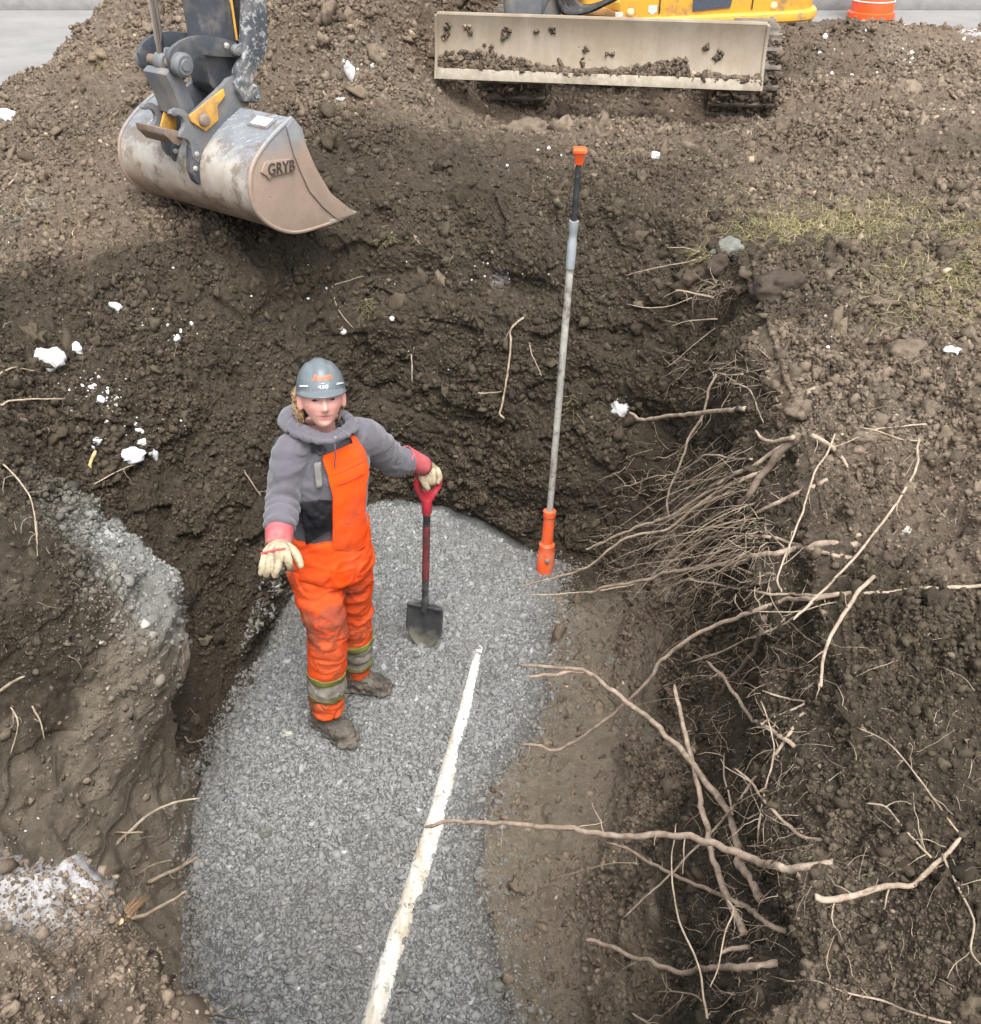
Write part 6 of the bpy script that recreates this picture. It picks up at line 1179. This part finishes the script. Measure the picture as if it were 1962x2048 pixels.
for i, (lab, x, y, w, h, n) in enumerate([('largest white snow lump on the left slope', 94, 716, 62, 52, 1), ('dirty snow lump right beside the largest one', 148, 702, 34, 34, 1), ('wide low snow patch on the left slope above a slanting twig', 253, 912, 66, 34, 1), ('tall snow lump at the right end of the wide low patch', 308, 908, 18, 34, 1), ('upper snow lump of the pair above the wide low patch', 266, 850, 20, 22, 1), ('lower snow lump of the pair above the wide low patch', 279, 863, 18, 14, 1), ('flat snow bit between the pair and the wide low patch', 283, 884, 20, 12, 1), ('snow lump at the top of the yellow stick', 194, 882, 17, 16, 1), ('slanting snow lump upper right of the yellow stick', 206, 875, 16, 12, 1), ('tiny snow lump touching the yellow stick', 185, 896, 10, 11, 1), ('single snow lump midway up the left slope', 232, 615, 20, 22, 1), ('small snow lump with clumps around on the middle left slope', 181, 776, 16, 14, 1), ('snow lump lowest among the middle left clumps', 200, 800, 15, 15, 1), ('round snow bit right of the middle left clumps', 354, 677, 13, 15, 1), ('white snow clump half cut off at the left picture edge', 14, 232, 40, 26, 1), ('upright snow patch on the heap right of the excavator arm', 702, 150, 20, 46, 1), ('small snow piece below the upright snow patch', 681, 199, 15, 9, 1), ('tiny snow piece right of the upright snow patch', 743, 132, 13, 9, 1), ('small snow lump on the bank right of the orange riser cap', 1311, 311, 24, 14, 1), ('snow strip tucked under a dark clod at the right edge', 1905, 702, 34, 16, 1), ('frosty white lump at the tip of the single pale root', 1243, 817, 36, 48, 1)]):
    lump('snow_lump', lab, 'snow lump', x, y, w, h, SNOW, SG, n, 3, .6, .38, i * 3)
m = MB(); B3, F3b = ico(1)
for (cx, cy, sx, sy, n) in ((190, 775, 36, 26, 46), (230, 820, 40, 30, 30), (280, 640, 40, 30, 18), (355, 660, 25, 22, 14), (1760, 615, 60, 20, 10), (1650, 690, 24, 14, 18), (1000, 545, 40, 12, 14), (1740, 100, 60, 40, 22), (1815, 122, 16, 6, 8), (700, 130, 12, 12, 12), (1945, 62, 16, 12, 14), (330, 890, 24, 20, 12), (60, 1740, 60, 60, 22), (95, 1995, 20, 16, 10), (1060, 340, 60, 30, 8), (500, 480, 200, 60, 10), (650, 640, 120, 90, 12)):
    for _ in range(n):
        p, nn = hit(cx + r3.normal(0, sx), cy + r3.normal(0, sy)); s = .0019 * math.exp(r3.normal(0, .5)) * depth_of(p) / 2.2; m.add(B3 * s * (1 + .5 * r3.random((len(B3), 1))) * r3.uniform(.6, 1.3, 3) + p, [tuple(f) for f in F3b])
tag(m.build('snow', SNOW, None, auto=180), kind='stuff')
def rockmat(name, a, b): 
    t = NT(name); c = t.mix(t.ramp(t.noise(22, 6, .7), [(.3, 0), (.7, 1)]), a, b); t.bump(t.noise(60, 6, .75), .8, .012); return t.set(c, .9, 0, .25)
GREY = rockmat('grey_rock', (.09, .094, .08), (.20, .205, .18)); BRN = rockmat('brown_clod', (.085, .064, .046), (.19, .15, .112)); PST = rockmat('pale_stone', (.34, .32, .28), (.52, .50, .45)); DKC = rockmat('dark_clod', (.030, .023, .018), (.080, .062, .047))
STG = 'stones and big clods on the dirt'
for i, (nm, lab, cat, x, y, w, h, mt, sk_) in enumerate([('clod', 'big brown clod in front of the excavator left track', 'clod', 1070, 262, 100, 46, BRN, .1), ('rock', 'grey green rock on the lip of the right bank beside grass', 'rock', 1457, 502, 54, 46, GREY, .15), ('stone', 'grey stone on the gravel at the bottom right of the pit', 'stone', 992, 1978, 44, 38, GREY, .2), ('stone', 'grey stone on the gravel close to the near end of the pipe', 'stone', 804, 1956, 34, 34, GREY, .2), ('stone', 'pale round stone on the bank right of the root tangle', 'stone', 1811, 1066, 22, 22, PST, .1), ('clod', 'flat brown clod among frost on the right bank', 'clod', 1826, 716, 84, 50, BRN, .15), ('clod', 'dark root-matted clod on the lip of the right bank', 'clod', 1570, 575, 100, 56, DKC, .25), ('clod', 'dark hollowed clod under the grey rock', 'clod', 1445, 535, 60, 50, DKC, .2), ('stone', 'small white stone on the gravel behind the right boot', 'stone', 576, 1468, 17, 15, PST, .1), ('stone', 'pale flat stone on the gravel beyond the left boot', 'stone', 743, 1298, 18, 16, PST, .1), ('stone', 'rounded stone half in gravel on the left of the pit', 'stone', 535, 1667, 32, 24, GREY, .3), ('clod', 'small brown clod on the bank right of the bent root piece', 'clod', 1855, 820, 44, 34, BRN, .2), ('clod', 'pale clod on the bank above the thin arching root', 'clod', 1735, 880, 50, 36, BRN, .2), ('stone', 'small grey stone on the brown shelf right of the gravel', 'stone', 1222, 1322, 18, 15, GREY, .1), ('clod', 'dark clod on the right bank at the picture edge', 'clod', 1940, 1070, 34, 34, DKC, .1)]):
    lump(nm, lab, cat, x, y, w, h, mt, STG, 1, 4, .55, sk_, 50 + 5 * i, True)
# brown bark slab on the far wall
p0_, p1_ = hit(822, 457)[0], hit(852, 492)[0]; nn = hit(838, 475)[1]; d = p1_ - p0_; sdv = np.cross(d, nn); sdv /= np.linalg.norm(sdv); q = [p0_ + sdv * .004, p0_ + d * .35 + sdv * .022, p1_ + sdv * .016, p1_ - sdv * .014, p0_ + d * .5 - sdv * .016]
m = MB(); m.prism([k + nn * .012 for k in q], nn * .012); tag(m.build('bark_slab', rockmat('bark_slab', (.15, .10, .075), (.26, .19, .15)), None, bevel=.003), 'flat brown bark slab stuck on the far wall below the bucket tip', 'bark')
# grey till clumps on the left buttress
# grass
V = []; F = []
def blade_(p, L_, lean, w):
    b = len(V); d = np.array([math.cos(lean[0]), math.sin(lean[0]), 0]); s = np.array([-d[1], d[0], 0]) * w
    for k in range(4):
        u = k / 3; c_ = p + d * L_ * lean[1] * u * u + np.array([0, 0, L_ * u * (1 - .45 * u * lean[1])]); V.append(c_ - s * (1 - u * .85)); V.append(c_ + s * (1 - u * .85))
    for k in range(3): F.append((b + 2 * k, b + 2 * k + 1, b + 2 * k + 3, b + 2 * k + 2))
for cx, cy, sx, sy, n in ((1560, 455, 70, 16, 900), (1680, 445, 90, 22, 1100), (1780, 420, 70, 24, 600), (1930, 460, 40, 18, 450), (1880, 590, 80, 36, 1000), (1940, 540, 30, 40, 450), (1820, 530, 60, 26, 350), (1405, 508, 12, 8, 120), (775, 480, 10, 9, 70), (737, 612, 8, 10, 60), (1142, 810, 5, 9, 40), (1830, 112, 6, 9, 60), (200, 130, 12, 10, 90), (240, 240, 20, 8, 40), (60, 420, 60, 20, 120), (300, 470, 100, 20, 60), (1700, 330, 120, 40, 120), (1500, 380, 60, 20, 160)):
    for _ in range(n):
        x, y = cx + r3.normal(0, sx), cy + r3.normal(0, sy)
        if x > 2000: continue
        p, nn = hit(x, y); blade_(p - np.array([0, 0, .004]), r3.uniform(.015, .06), (r3.uniform(0, 6.28), r3.uniform(.5, 2.6)), r3.uniform(.0010, .0024))
me = np_mesh('grass', np.array(V), F); tn = np.repeat(r3.random(len(V) // 8), 8); col_attr(me, 'tint', (tn, tn, tn)); t = NT('grass'); c = t.ramp(t.attr('tint').outputs['Fac'], [(0, (.10, .11, .035)), (.3, (.19, .185, .065)), (.6, (.30, .26, .125)), (1, (.40, .33, .20))]); t.set(c, .8, 0, .2)
tag(link('grass', me, t.m, smooth_=False), kind='stuff')
